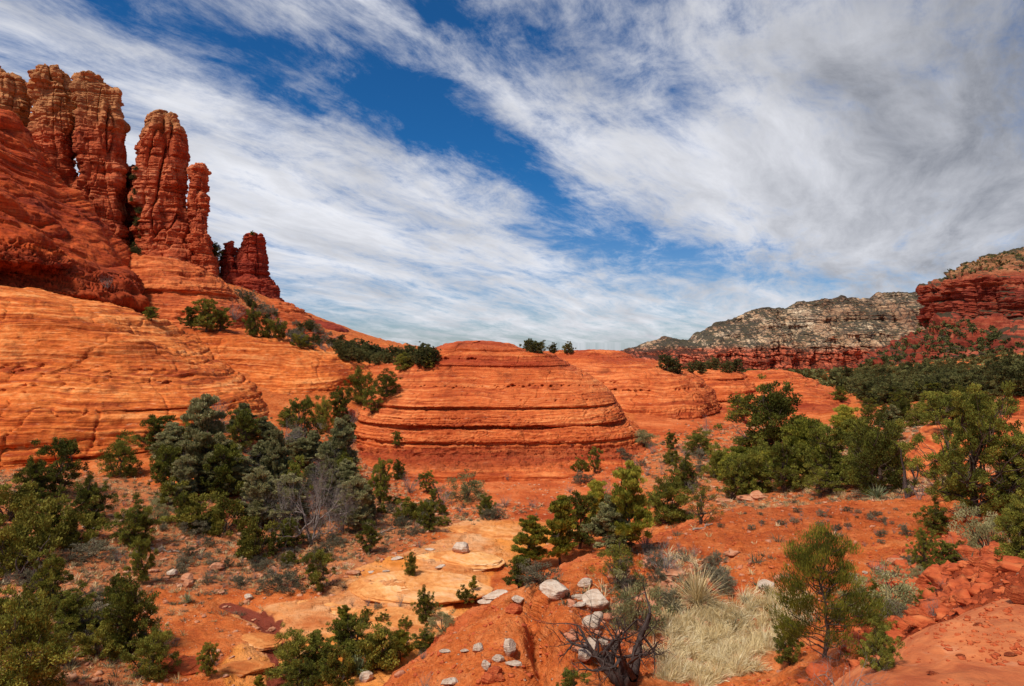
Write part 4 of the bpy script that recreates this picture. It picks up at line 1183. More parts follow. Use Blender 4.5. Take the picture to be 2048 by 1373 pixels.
def grow(T, p, d, L, r, depth, rng, spread=0.55, upb=0.1, sides=6, nseg=4, kids=(2, 4), shrink=0.72):
    pts = [p]; rad = [r]
    for i in range(nseg):
        d = d + rng.normal(size=3) * 0.20 + np.array([0, 0, upb])
        d = d / np.linalg.norm(d)
        p = p + d * L / nseg
        pts.append(p); rad.append(r * (1 - 0.35 * (i + 1) / nseg))
    T.add(pts, rad, max(3, sides))
    if depth <= 0: return
    for k in range(rng.randint(*kids)):
        i = rng.randint(1, nseg + 1) if k else nseg
        nd = d + rng.normal(size=3) * spread
        nd /= np.linalg.norm(nd)
        grow(T, pts[i], nd, L * shrink * rng.uniform(.75, 1.15), rad[i] * rng.uniform(.55, .8), depth - 1, rng, spread, upb, sides - 1, nseg, kids, shrink)


def proto_bare(seed, H=2.0, mat='greytwig', stems=9, depth=4, r0=0.022, spread=.5, kids=(2, 4), lenk=0.36, tilt=0.55, upb=0.08):
    rng = np.random.RandomState(seed)
    T = Tubes()
    for i in range(stems):
        a = rng.rand() * 6.28
        d = np.array([math.cos(a) * tilt, math.sin(a) * tilt, 1.0]); d /= np.linalg.norm(d)
        grow(T, np.array([0, 0, -.08]), d, H * lenk * rng.uniform(.8, 1.1), r0 * rng.uniform(.7, 1.1), depth, rng, spread, upb, 5, 3, kids, .74)
    V = np.concatenate(T.V)
    k = H / np.percentile(V[:, 2], 99.5)
    T.V = [v * np.array([1, 1, k]) for v in T.V]
    return T.mesh('branches', M[mat]), None, H


def proto_yucca(seed, H=0.7, n=110, mat='yucca', wide=1.0, ln=0.8, bw=0.016):
    rng = np.random.RandomState(seed)
    V, Fq = [], []
    for i in range(n):
        a = rng.rand() * 6.28; e = rng.uniform(0.05, 1.45)
        L = ln * rng.uniform(.7, 1.1)
        d = np.array([math.cos(a) * math.cos(e) * wide, math.sin(a) * math.cos(e) * wide, math.sin(e)])
        s_ = np.array([-math.sin(a), math.cos(a), 0]) * bw
        b = np.array([rng.normal() * .05, rng.normal() * .05, 0.03])
        m = b + d * L * .5 + np.array([0, 0, .03]); t = b + d * L - np.array([0, 0, .10 * L * math.cos(e)])
        k = len(V)
        V += [b - s_ * .6, b + s_ * .6, m + s_, m - s_, t + s_ * .1, t - s_ * .1]
        Fq += [(k, k + 1, k + 2, k + 3), (k + 3, k + 2, k + 4, k + 5)]
    V = np.array(V)
    col = np.repeat(rng.rand(n, 3), 6, 0)
    return mesh_from('blades', V, np.array(Fq), M[mat], smooth=False, attrs={'tint': col}), None, H


def ico(sub):
    t = (1 + 5 ** .5) / 2
    v = [(-1, t, 0), (1, t, 0), (-1, -t, 0), (1, -t, 0), (0, -1, t), (0, 1, t), (0, -1, -t), (0, 1, -t), (t, 0, -1), (t, 0, 1), (-t, 0, -1), (-t, 0, 1)]
    v = [np.array(p) / np.linalg.norm(p) for p in v]
    f = [(0, 11, 5), (0, 5, 1), (0, 1, 7), (0, 7, 10), (0, 10, 11), (1, 5, 9), (5, 11, 4), (11, 10, 2), (10, 7, 6), (7, 1, 8), (3, 9, 4), (3, 4, 2), (3, 2, 6), (3, 6, 8), (3, 8, 9), (4, 9, 5), (2, 4, 11), (6, 2, 10), (8, 6, 7), (9, 8, 1)]
    for _ in range(sub):
        mid = {}; nf = []
        def m(a, b):
            k = (min(a, b), max(a, b))
            if k not in mid:
                q = v[a] + v[b]; v.append(q / np.linalg.norm(q)); mid[k] = len(v) - 1
            return mid[k]
        for a, b, c in f:
            ab, bc, ca = m(a, b), m(b, c), m(c, a)
            nf += [(a, ab, ca), (b, bc, ab), (c, ca, bc), (ab, bc, ca)]
        f = nf
    return np.array(v), np.array(f)


def rock_verts(seed, sub=4, shape=(1, .75, .55), cuts=9, rough=.06):
    rng = np.random.RandomState(seed)
    v, f = ico(sub)
    v = v.copy()
    for i in range(cuts):
        n = rng.normal(size=3); n /= np.linalg.norm(n)
        d = rng.uniform(.55, .85)
        k = v @ n
        v -= np.clip(k - d, 0, None)[:, None] * n
    v *= np.array(shape)
    k = 1 + rough * fbm(v[:, 0] * 2.5 + seed, v[:, 1] * 2.5, v[:, 2] * 2.5, 4, .6)
    v *= k[:, None]
    st = Strata(seed, .08, .25, .9, .25, zlo=-2, zhi=2)
    dd = v.copy(); dd[:, 2] = 0
    v += dd * st(v[:, 2] + .05 * v[:, 0])[:, None] * .05
    return v, f


ROCKS = {}
def rock_proto(kind, seed, mat):
    k = (kind, seed, mat)
    if k not in ROCKS:
        shape = dict(block=(1, .8, .62), slab=(1, .55, .22), round=(1, .9, .7), tall=(.7, .6, .9))[kind]
        v, f = rock_verts(seed, 4, shape, cuts=11 if kind != 'round' else 6)
        me = mesh_from('boulder', v, f, M[mat], smooth=True)
        ROCKS[k] = me
    return ROCKS[k]


PROTO = {}
def kinds():
    for i in range(6): PROTO['J', i] = proto_juniper(100 + i, H=4, W=[3.4, 3.0, 3.8, 3.2, 3.6, 2.8][i], limbs=[14, 12, 15, 11, 16, 13][i], bare=[.6, 1.2, .5, 1.0, .4, .8][i], low=[.0, .12, .03, .18, .0, .06][i], dens=[1, .8, .9, .7, 1, .85][i], lean=[0, .3, 0, -.4, 0, .2][i])
    for i in range(3): PROTO['j', i] = proto_juniper(130 + i, H=4, W=4.4, mat='far_juniper', limbs=12, per=42, ln=.26, wd=.13, dens=0.8)          # for the far ones
    for i in range(3): PROTO['T', i] = proto_juniper(160 + i, H=4, W=3.6, limbs=9, per=80, ln=.09, wd=.05, dens=.55, bare=1.2, low=.30, lean=.3)
    for i in range(4): PROTO['P', i] = proto_pine(200 + i, H=4, W=[2.4, 2.2, 2.8, 2.0][i], per=60, tiers=15, pw=.5, dens=1.35, ln=.13)
    PROTO['Q', 0] = proto_pine(230, H=4, W=3.6, per=95, ln=.10, wd=.017, tiers=20, gap=.24, dens=0.8, pw=.5, fmin=.6, up=1.3)                      # close by
    PROTO['Q', 1] = proto_juniper(231, H=4, W=3.7, limbs=24, mat='juniper', per=170, ln=.075, wd=.032, dens=.9, bare=1.2, low=.10, rs=.62)
    for i in range(3): PROTO['G', i] = proto_pine(250 + i, H=4, W=2.6, mat='cypress', per=110, ln=.13, wd=.06, tiers=15, gap=.08, up=.3, bare_low=.1, dens=1.3, pw=.5)
    for i in range(4): PROTO['O', i] = proto_bush(300 + i, H=1.5, W=2.2)
    for i in range(2): PROTO['E', i] = proto_bush(320 + i, H=1.2, W=1.8, mat='sage', per=70, ln=.08, wd=.03)
    for i in range(2): PROTO['L', i] = proto_bush(330 + i, H=1.5, W=2.2, mat='cypress', per=110, ln=.06, wd=.028, clumps=70)
    for i in range(3): PROTO['S', i] = proto_bare(350 + i, H=1.2, stems=14, depth=3, r0=.013, spread=.5)
    for i in range(3): PROTO['b', i] = PROTO['j', i]
    for i in range(2): PROTO['B', i] = proto_bare(370 + i, H=4, stems=3, depth=5, r0=.07, lenk=.34, tilt=.25, kids=(3, 5), spread=.62)
    PROTO['N', 0] = proto_bare(390, H=2.4, stems=9, depth=5, r0=.020, lenk=.30, tilt=1.0, kids=(2, 4), spread=.7, upb=.02)
    PROTO['D', 0] = proto_bare(407, H=2.4, mat='deadwood', stems=4, depth=6, r0=.105, lenk=.30, tilt=1.1, kids=(2, 4), spread=.68, upb=.03)
    PROTO['D', 1] = proto_bare(405, H=2.4, mat='deadwood', stems=3, depth=3, r0=.12, lenk=.42, tilt=.45, kids=(1, 3), spread=.5)
    for i in range(2): PROTO['Y', i] = proto_yucca(420 + i)
    PROTO['Z', 0] = proto_yucca(430, n=300, mat='dry', ln=1.1, H=0.9, bw=0.006)


KIND_NAME = dict(b='hillside_bush', J='juniper_tree', j='juniper_tree', T='juniper_tree', P='pine_tree', Q='pine_tree', G='cypress_tree', O='oak_bush', E='sage_bush', L='grey_bush', S='bare_shrub', B='bare_tree', N='bare_shrub', D='dead_tree', Y='yucca', Z='grass_tussock')
KIND_CAT = dict(b='bush', J='juniper', j='juniper', T='juniper', P='pine tree', Q='pine tree', G='cypress', O='bush', E='bush', L='bush', S='shrub', B='bare tree', N='shrub', D='dead tree', Y='yucca', Z='grass tussock')
_cnt = {}


def plant(kind, var, loc, height, wide, label, group=None, rot=None, rnd=random.Random(5)):
    tr, cr, H = PROTO[kind, var]
    k = height / H
    if cr is None:
        root = bpy.data.objects.new(KIND_NAME[kind], tr)
    else:
        root = bpy.data.objects.new(KIND_NAME[kind], None)
        root.empty_display_size = 0.2
    link(root)
    root.location = loc
    wk = dict(J=1.12, P=1.75, G=1.3, O=0.95, T=1.15, D=1.45).get(kind, 1.0) * wide * k
    root.scale = (wk, wk, k)
    root.rotation_euler = (0, 0, rnd.uniform(0, 6.28) if rot is None else rot)
    if cr is not None:
        for me in (tr, cr):
            link(bpy.data.objects.new(me.name.split('.')[0], me), root)
    tag(root, label, KIND_CAT[kind], group)
    return root


bpy.context.view_layer.update()
_dg = bpy.context.evaluated_depsgraph_get()


def hit(px, py):
    d = Vector(((px - CX) / F, 1.0, (CY - py) / F)).normalized()
    ok, loc, nor, idx, ob, mtx = SC.ray_cast(_dg, Vector((0, 0, 0)), d, distance=6000)
    return (loc, nor, ob) if ok else (None, None, None)


def drop(x, y):
    ok, loc, nor, idx, ob, mtx = SC.ray_cast(_dg, Vector((x, y, 200)), Vector((0, 0, -1)))
    return loc if ok else None


PLANTS = '''
J 412 664 70 0.9|dark juniper standing tallest on the red shoulder below the broad spire
J 384 657 46 1.1|small juniper uphill beside the tallest one under the broad spire
J 440 662 50 1.0|juniper crowding the sunny flank of the tallest one under the broad spire
J 508 672 60 0.6|narrow juniper in a notch of the red shoulder below the spires
O 548 676 40 1.1|rounded olive bush on the ledge past the narrow notch juniper
S 470 640 44 1.2|bare grey shrub above the junipers below the broad spire
S 583 684 34 1.3|bare shrub between two olive bushes on the hillside ledge
O 598 694 28 1.1|low olive bush at the edge of the hillside ledge
J 303 640 28 1.3|dark bush tucked under the overhang of the tall red cliff
J 430 506 26 1.0|tiny juniper in the saddle between broad spire and dark spire
J 443 520 20 1.1|wind-cut little juniper just below the saddle of the spires
J 505 470 8 1.2|speck of a shrub on the cap of the short dark spire
S 215 575 30 1.2|bare shrub rooted at the foot of the tall red cliff
J 722 806 70 0.75|dark egg-shaped juniper against the smooth rock shoulder
J 676 846 76 0.8|rounded juniper downhill of the egg-shaped one
J 776 792 52 0.9|juniper pressed against the flank of the big banded dome
J 745 828 58 0.8|ragged juniper where the rock shoulder meets the big dome
J 806 740 34 1.0|small lone juniper on the bare red saddle above the dome flank
J 858 735 26 1.0|compact bush high on the shoulder of the big dome
S 700 862 50 1.1|bare grey shrub in the notch beside the dome ledges
J 612 884 100 0.75|tall juniper with open crown above the tree-filled draw
J 645 860 64 0.6|slim juniper beside the open-crowned one above the draw
J 575 852 36 1.1|short juniper at the foot of the rock shoulder
O 655 925 40 1.4|spreading green scrub beside the grey trees of the draw
G 408 972 178 0.82|largest grey-green cypress against the pale banded cliff
J 318 910 84 1.1|brownish dark juniper close to the banded cliff
J 245 952 84 0.75|bright rounded juniper standing alone at the cliff foot
J 330 985 100 0.7|green juniper in front of the largest cypress
G 372 1000 90 0.8|lower grey cypress at the feet of the largest one
J 450 995 115 0.9|broad dark juniper beside the largest cypress
J 490 905 90 0.85|dark domed juniper behind the draw on the rock edge
J 470 965 80 0.8|shaded juniper in the crowd at the head of the draw
B 505 985 96 0.8|leafless dark tree amid the junipers of the draw
G 548 1000 140 0.65|silvery conical cypress in the middle of the draw
J 590 1020 112 0.5|narrow dark juniper between silvery cypresses
G 520 1050 116 0.8|pale cypress with visible trunks in the draw
G 680 960 120 0.8|soft grey-green cypress against the dome corner
G 660 1040 120 0.6|slender cypress beside the leafless brown tree
B 622 1088 172 0.75|large leafless brown tree at the mouth of the draw
B 570 1060 110 0.6|thin leafless tree with pale limbs in the draw
G 712 1062 112 0.9|spreading grey cypress at the edge of the draw
J 760 1010 98 0.55|upright juniper with a clear trunk at the foot of the big dome
J 797 958 38 0.7|small split juniper above the upright one
G 735 1040 70 0.8|low grey cypress beneath the upright juniper
O 515 1114 72 0.95|round yellow-green oak bush on the bank below the draw
J 578 1098 64 1.0|dark green juniper next to the round yellow-green bush
O 452 1062 84 0.9|olive scrub mass below the grey cypresses
O 392 1048 64 1.1|rounded scrub uphill from the olive mass
J 372 1052 74 0.7|mid-green juniper at the top of the rubble slope
O 345 1010 50 1.1|low olive bush beside the orange rubble chute
L 314 1042 52 0.8|pale grey-green bush beside the orange rubble chute
E 392 1066 36 1.2|dull grey bush at the edge of the rubble slope
J 270 1090 88 0.95|spreading juniper in the middle of the orange slope
J 284 1166 98 0.6|dark conical juniper on the rubble slope
E 185 1112 36 1.7|low grey mat of brush on the orange slope
S 235 1122 30 1.2|small dark bare shrub on the orange slope
J 116 990 124 0.8|tall juniper in front of the cliff at the slope top
J 70 1000 80 0.9|dark juniper between the tall one and the picture edge
J 182 1040 84 0.9|dense bright juniper at the rim of the orange slope
O 20 1040 80 1.1|olive bush at the picture edge below the cliff
O 70 1110 120 0.85|big yellow-olive oak clump on the shady slope
O 150 1085 80 0.9|oak clump leaning towards the orange slope
O 15 1150 110 0.9|oak bush spilling over the picture edge
J 110 1075 90 0.8|juniper rising out of the oak clumps
D 62 1170 90 0.9|dead grey limbs beside the oak clumps
J 105 1222 128 0.65|dark upright juniper next to dead limbs
J 150 1268 92 0.95|shaggy juniper mound below the dark upright one
E 190 1250 50 1.4|grey brush beside the shaggy juniper mound
J 52 1398 200 0.75|large shadowy juniper filling the low corner
J 10 1290 110 0.9|juniper half out of the picture above the shadowy one
J 120 1330 80 0.7|thin juniper at the edge of the shadowy one
J 258 1300 140 0.75|big bright green juniper on the lower slope
J 232 1205 56 0.7|small juniper touching the top of the big bright one
O 195 1312 68 1.0|low round oak bush at the foot of the bright juniper
J 305 1352 94 0.9|greyish juniper on the red bank under the bright one
S 330 1296 60 1.0|bare shrub behind the greyish juniper
J 414 1352 72 0.7|neat egg-shaped juniper standing alone by the stream
S 430 1330 30 1.2|grey twigs behind the neat egg-shaped juniper
J 638 1182 88 0.85|open juniper with bent trunk at the brink of the slickrock
E 565 1180 36 1.7|grey brush spreading beside the bent-trunk juniper
O 578 1130 26 1.1|small green bush among the stones of the bank
J 738 1108 68 0.8|sturdy green juniper above the slickrock wash
J 822 1150 44 0.6|spindly little juniper growing out of the wash edge
S 840 1095 24 1.3|brown twiggy shrub beside a white slab in the wash
J 858 1062 62 0.85|bushy juniper on the red bank of the wash
J 868 1015 40 0.8|juniper directly behind the bushy one on the bank
S 885 1010 50 1.2|grey shrub next to the bank junipers
O 812 1040 44 0.9|rounded bush on the stony bank under the dome
J 855 985 46 0.9|juniper with leaning crown close under the dome
S 820 985 50 1.2|dark twiggy shrub between junipers under the dome
L 932 1000 58 1.1|greyish mixed shrub on the bank below the dome centre
J 975 1030 44 0.9|tidy green juniper beside the greyish shrub
S 1010 1012 26 1.4|low straw-coloured shrub past the tidy juniper
J 793 893 32 0.8|tiny bright pine clinging to the dome ledge
S 1016 960 18 1.0|lone dark shrublet on the apron of the dome
S 1140 985 22 1.2|dark twig clump on the apron near the dome's end
S 1210 992 46 0.9|bare grey-brown shrub shaped like a fan below the dome
J 1190 946 56 0.6|small upright juniper at the end of the dome
O 1160 942 30 1.0|low bush beside the small upright juniper
E 1165 965 24 1.3|grey scrub under the low bush at the dome's end
S 1110 1022 30 1.2|wispy bare shrub beside the orange path
S 1065 1015 20 1.5|flat thorny shrub along the orange path
P 1062 1140 112 0.75|feathery pinyon at the lip of the near bank
P 1120 1128 140 0.65|tall pinyon behind the feathery one
J 1160 1098 118 0.85|dense juniper in the row along the near bank
P 1205 1050 90 0.8|bushy pinyon in the row along the near bank
J 1040 1175 62 1.2|dark spreading juniper under the feathery pinyon
E 1075 1165 42 1.5|grey brush trailing along the bank edge
P 1262 1100 178 0.62|tallest pinyon standing behind the twisted juniper
G 1215 1105 112 1.05|grey-green pinyon crown spreading over the bank
T 1242 1178 108 0.75|twisted old juniper with a dark bent trunk beside white boulders
S 1290 1095 60 1.0|bare grey branches beside the twisted juniper
J 1338 1045 92 0.95|umbrella-shaped juniper at the rim of the red clearing
T 1402 1048 84 0.85|gnarled juniper with exposed roots on the red clearing
J 1370 975 60 0.9|loose juniper behind the umbrella-shaped one
L 1272 1262 110 0.80|blue-grey bush in front of the twisted juniper
D 1256 1376 215 1.10|leafless black-branched tree in the near hollow
J 1150 1400 62 1.2|green juniper bush at the bottom beside the black-branched tree
S 1330 1150 70 1.2|tangle of grey dead brush behind the straw tussock
Z 1395 1208 66 1.15|large straw-yellow bunchgrass fanning out above the grass patch
P 690 1300 92 0.6|bright upright pinyon on the near bank of the wash
J 652 1352 74 1.0|juniper thicket below the bright upright pinyon
J 605 1385 60 1.2|juniper mound at the bottom edge of the wash bank
J 768 1340 92 0.85|full green juniper beside the bright upright pinyon
P 800 1318 60 0.8|stubby pinyon against the full green juniper
J 850 1240 62 0.7|half-bare juniper at the rim above the slickrock
L 885 1262 44 1.1|grey-green shrub trailing the rim of the near bank
J 850 1300 44 1.3|low dark juniper on the bank under the half-bare one
S 845 1318 26 1.1|small round shrub at the crest of the near bank
S 848 1392 54 0.9|small leafy twigs sprouting at the bottom edge
Y 715 1342 38 1.0|pale yucca rosette beside the juniper thicket
Y 375 1205 20 1.0|small yucca on the rubble slope above the stream
P 518 1392 42 0.7|tip of a bright pinyon at the bottom by the stream
O 930 1200 30 1.0|small green bush on the crest of the near bank
P 945 1180 30 0.6|seedling pinyon on the crest of the near bank
J4 1545 908 138 1.05|large dull green round tree in front of the stepped dome
J 1482 834 44 1.1|wide dark juniper below the small flat dome
J 1400 908 48 1.15|dense juniper on the ledge under the broad dome
J 1342 898 36 0.9|greyish juniper at the end of the ledge under the dome
O 1345 925 30 1.1|rounded olive bush on the stony slope
L 1290 892 38 1.1|grey brush at the joint of the two big domes
B 1412 880 52 0.5|spindly bare tree on the rock shelf
B 1480 905 50 0.6|grey leafless tree beside the large round tree
T 1541 790 22 0.8|tiny flat-crowned tree on top of the stepped dome
J 1605 868 26 0.9|small bush on the rock shelf behind the big tree
J 1640 880 40 0.5|slender conifer by the stepped dome's low end
J 1463 1000 95 0.75|pointed juniper at the back of the red clearing
J 1510 985 92 1.0|dark wide juniper behind the flat stones of the clearing
J 1438 955 66 0.85|juniper on the slope beyond the clearing
J 1570 985 112 0.75|bright-topped juniper at the back of the clearing
P 1615 965 130 0.9|broad pinyon with warm green crown behind the clearing
J 1660 985 140 0.8|tall full juniper behind the clearing
J 1715 960 130 0.9|darkest juniper of the thicket behind the clearing
J 1765 985 150 0.75|dense rounded juniper next to the dead twisted trunk
P 1700 900 90 0.9|pale pinyon poking above the thicket
G 1780 880 70 0.9|grey-green tree above the dense rounded juniper
T 1640 995 70 1.2|sprawling juniper with low brown branches at the clearing edge
D 1815 995 112 0.55|dead twisted trunk with broken top beside the rock knoll
N 1838 1000 70 0.8|grey fan of dead twigs at the foot of the dead trunk
Y 1755 1000 28 1.2|shaggy yucca beneath the dense rounded juniper
Q1 1960 1028 250 0.85|largest pine with broad bright crown at the picture edge
J 2040 1000 150 0.7|dark juniper behind the largest pine
J 1900 1000 110 0.6|low bough of juniper beside the rock knoll
L 1978 1108 100 0.8|dark thin-stemmed shrub below the largest pine
J 1868 1062 58 1.0|bright yellow-green juniper tuft above the broken rocks
Q1 1850 1142 84 0.7|leaning pinyon with tufted boughs at the clearing edge
J 1890 1140 60 1.0|green juniper scrub behind the red boulders
N 1912 1118 70 0.9|sweeping grey branches behind the red boulders
J 2042 1128 130 0.7|dark juniper against the picture edge above the ledge
N 2040 1050 90 0.7|bare white branches reaching in over the rocks
Q0 1645 1345 290 0.85|young pinyon with upright yellow-green tips beside the grass patch
L 1775 1240 108 1.05|blue-grey leafy shrub between young pinyon and ledge
N 1690 1405 140 1.15|tangled bare grey brush under the young pinyon
J 1580 1330 80 0.9|low juniper boughs at the base of the young pinyon
J 1760 1340 90 0.8|shaded juniper scrub below the ledge edge
S 1890 1192 42 1.0|pale lavender twiggy shrub among red boulders
S 1868 1232 44 0.8|straw-grey shrublet under the lavender shrub
L 1700 1240 60 1.0|small grey-green shrub beside the young pinyon
'''

STONES = '''
block white 1112 1196 62 1|largest white boulder with a red underside on the near bank
block white 1170 1172 32 2|medium white boulder behind the largest one
slab white 990 1196 56 3|long white slab stone at the rim of the bank
slab white 975 1205 38 4|thin pale flake leaning by the long slab stone
block white 1037 1205 26 1|small white stone sitting above the red cube-shaped one
block red 1027 1226 38 2|red block stone beside the small white stone
slab white 1165 1198 44 5|flat white slab pointing at the largest boulder
slab white 1158 1212 30 3|lesser white slab tucked below the flat one
round white 1192 1215 56 4|rounded white boulder beside the blue-grey bush
block white 1195 1238 24 6|small white stone below the rounded boulder
block white 1205 1292 28 5|upper white stone near the black-branched tree
round white 1180 1302 34 3|white stone leaning on the upper one
block white 1170 1318 30 7|lower white stone of the heap by the black-branched tree
round white 1185 1255 42 8|grey-white boulder behind the black branches
block white 956 1302 24 6|square white stone on the bare near bank
slab white 930 1302 20 4|little flat white stone next to the square one
slab white 892 1304 28 5|flat pale stone farther along the bare bank
tall white 1020 1312 24 7|upright white stone balanced on another
slab white 1026 1330 36 3|white stone under the balanced upright one
block white 996 1322 26 2|rounded off-white stone beside the balanced pair
slab white 898 1366 36 6|long white stone near the bottom edge
tall white 974 1342 20 1|pale stone on top of the red stone cluster
block red 990 1350 30 8|flat red stone behind the red stone cluster
block red 975 1366 32 3|nearest red cube of the stone cluster
block red 998 1362 28 5|red stone on the far side of the cluster
round white 732 1360 30 2|banded pale boulder at the foot of the juniper thicket
block white 1533 1176 36 9|lone white boulder on the red clearing
slab white 1325 1208 26 2|small pale slab in the dead brush
slab white 1395 1285 0 2|skip
slab pink 1345 1150 58 6|pinkish stone slab lying in the dead brush
slab pink 1495 1000 50 3|flat grey-pink stone at the back of the clearing
block pink 1516 998 30 4|rounded grey-pink stone beside the flat one
slab pink 1450 1003 36 5|low pinkish stone beside the gnarled juniper
block white 1762 1140 18 2|little white stone a step away from the leaning pinyon
slab white 1772 1150 20 3|white flake below the little stone by the leaning pinyon
block white 1730 1148 12 1|tiny white pebble stone alone on the clearing edge
slab pink 1800 1128 44 7|pinkish stones wedged under the leaning pinyon
block white 922 1104 34 6|big pale oblong boulder in the wash
slab white 860 1100 22 2|pale stone on the orange sand of the wash
slab white 880 1135 22 3|pale slab beside the brown twiggy shrub
slab white 795 1118 26 4|narrow white slab below the bank stones
slab white 773 1143 16 5|slim white stone on the smooth slickrock
slab white 740 1146 18 6|thin white stone near the slickrock margin
slab pink 706 1148 28 7|pink-brown slab under the sturdy green juniper
block pink 375 1172 26 2|red-brown stone on the orange sand bar
block white 343 1152 22 3|squarish pale boulder on the rubble slope
block pink 376 1162 28 4|striped pinkish boulder on the rubble slope
round pink 434 1140 28 5|flat-topped pale pink boulder on the rubble slope
block white 498 1198 18 1|white round stone beside the stream start
slab white 172 1054 16 2|upper pale stone at the top of the orange slope
slab white 187 1058 16 3|lower pale stone at the top of the orange slope
block pink 545 1262 16 5|pale stone lying in the pool of the stream
block red 1828 1194 56 2|big red boulder at the near end of the broken rocks
block red 1862 1172 60 3|long red boulder behind the big one
block red 1932 1118 52 5|squared red boulder under the sweeping grey branches
block red 1905 1096 36 6|brick-red rock at the back of the broken rocks
block red 1985 1150 48 7|dark red block below the picture-edge juniper
block red 1958 1132 34 8|wedge of red rock between squared and dark blocks
block red 2010 1118 60 9|tall red rock against the dark juniper
block red 1840 1240 44 1|fallen red block under the straw-grey shrublet
slab red 1868 1222 40 4|thin red slab leaning in the broken rocks
block red 1895 1210 34 5|small red rock beside the lavender shrub
slab red 1930 1180 50 6|red shelf rock just above the ledge
block red 2038 1204 44 7|red cube of stone lying on the near ledge
slab red 1865 1348 26 1|flat red chip on the near ledge bottom
slab red 1955 1250 22 2|flat red chip in the middle of the near ledge
slab red 1920 1312 18 3|thin orange chip between other chips on the ledge
slab red 2020 1310 28 4|dark red plate near the ledge's outer edge
slab red 950 685 22 2|flat capstone on the very top of the big dome
round red 695 836 28 3|balanced red rock beside the big dome
block red 690 850 24 4|squat red rock under the balanced one
block red 688 872 26 6|orange rock at the dome's lower corner
'''


SLABS = '''
760 1262 330 .34 2|broad pale slickrock shelf stepping down beside the stream
620 1330 150 .36 5|tilted slickrock shelf at the bottom beside the stream
830 1190 300 .22 3|long thin slickrock shelf in the middle of the wash
900 1130 220 .22 7|upper slickrock shelf below the big oblong boulder
960 1075 200 .30 4|dark-edged rock ledge where the wash bends under the dome
500 1290 120 .40 6|rounded slickrock hump between stream and the shady slope
470 1350 130 .40 8|rounded slickrock hump at the bottom by the egg-shaped juniper
660 1215 190 .24 9|worn slickrock shelf at the brink above the pool
330 1345 150 .40 10|broken red rock shelf under the bright green juniper
1480 1180 130 .36 12|cracked red rock shelf carrying the lone white boulder
'''


def slabs():
    r = random.Random(4)
    jobs = []
    for line in SLABS.strip().splitlines():
        head, label = line.split('|')
        px, py, w, asp, seed = [float(q) for q in head.split()]
        loc, nor, ob = hit(px, py)
        jobs.append((loc.copy(), w / F * loc.y, asp, int(seed), label))
    for loc, w, asp, seed, label in jobs:
        v, f = rock_verts(200 + seed, 5, (1, .62, asp * .45), cuts=6, rough=.10)
        st = Strata(seed, .03, .09, .9, .3, zlo=-1, zhi=1)
        d = v.copy(); d[:, 2] = 0
        v = v + d * st(v[:, 2] + .03 * v[:, 0])[:, None] * .07
        v = v * (w / 2)
        v[:, 2] += 0.05 * fbm(v[:, 0] * .8, v[:, 1] * .8, v[:, 2] * 0 + seed, 4)
        red = loc.y < 25
        o = link(bpy.data.objects.new('slickrock_shelf', mesh_from('slickrock_shelf', v, f, M['slab_red' if red or seed == 10 else 'wash_rock'])))
        o.location = loc + Vector((0, 0.2 * w, -asp * .45 * w / 2 * .38))
        o.rotation_euler = (0, 0, r.uniform(-.25, .25))
        tag(o, label, 'rock shelf')


M['wash_rock'] = sandstone('wash_sandstone', ((0.56, 0.17, 0.04), (0.78, 0.33, 0.10), (0.86, 0.48, 0.23)), zs=5.0, stain=0.25, size=0.5, bumpk=1.0, dip=(.1, .05), dark=(0.38, 0.09, 0.03))
M['slab_red'] = sandstone('bank_sandstone', ((0.36, 0.055, 0.016), (0.55, 0.11, 0.028), (0.68, 0.19, 0.06)), zs=5.0, stain=0.35, size=0.4, bumpk=1.0, dip=(.1, .05))


def build_plants():
    kinds()
    rnd = random.Random(42)
    jobs = []
    for line in PLANTS.strip().splitlines():
        head, label = line.split('|')
        k, px, py, h, wd = head.split()
        px, py, h, wd = float(px), float(py), float(h), float(wd)
        loc, nor, ob = hit(px, py)
        if loc is None:
            for dy in range(2, 60, 2):
                loc, nor, ob = hit(px, py + dy)
                if loc is not None: break
        if loc is None:
            print('MISS', line); continue
        if k[0] in 'PJ' and loc.y < 14: print('near', line, loc)
        jobs.append((k, loc.copy(), h / F * loc.y, wd, label, px, py))
    for (k, loc, h, wd, label, px, py) in jobs:
        kind = k[0]
        nv = len([1 for q in PROTO if q[0] == kind])
        var = int(k[1]) if len(k) > 1 else rnd.randrange(nv)
        if kind == 'D': var = 0 if h * F / loc.y > 150 else 1
        plant(kind, var, loc, h, wd, label, rot=rnd.uniform(0, 6.28))
    srnd = random.Random(9)
    sj = []
    for line in STONES.strip().splitlines():
        head, label = line.split('|')
        shp, colr, px, py, w, seed = head.split()
        px, py, w, seed = float(px), float(py), float(w), int(seed)
        if w == 0: continue
        loc, nor, ob = hit(px, py)
        if loc is None:
            loc, nor, ob = hit(px, py + 6)
        if loc is None: print('MISS', line); continue
        sj.append((shp, colr, loc.copy(), w / F * loc.y, seed, label))
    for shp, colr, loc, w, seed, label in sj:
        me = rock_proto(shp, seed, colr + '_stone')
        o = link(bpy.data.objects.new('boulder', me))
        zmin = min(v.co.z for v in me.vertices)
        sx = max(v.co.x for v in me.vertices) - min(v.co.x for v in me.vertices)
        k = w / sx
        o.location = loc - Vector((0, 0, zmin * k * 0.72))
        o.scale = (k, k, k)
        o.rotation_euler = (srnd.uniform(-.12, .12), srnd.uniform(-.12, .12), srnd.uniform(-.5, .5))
        tag(o, label, 'boulder' if w > .25 else 'stone')


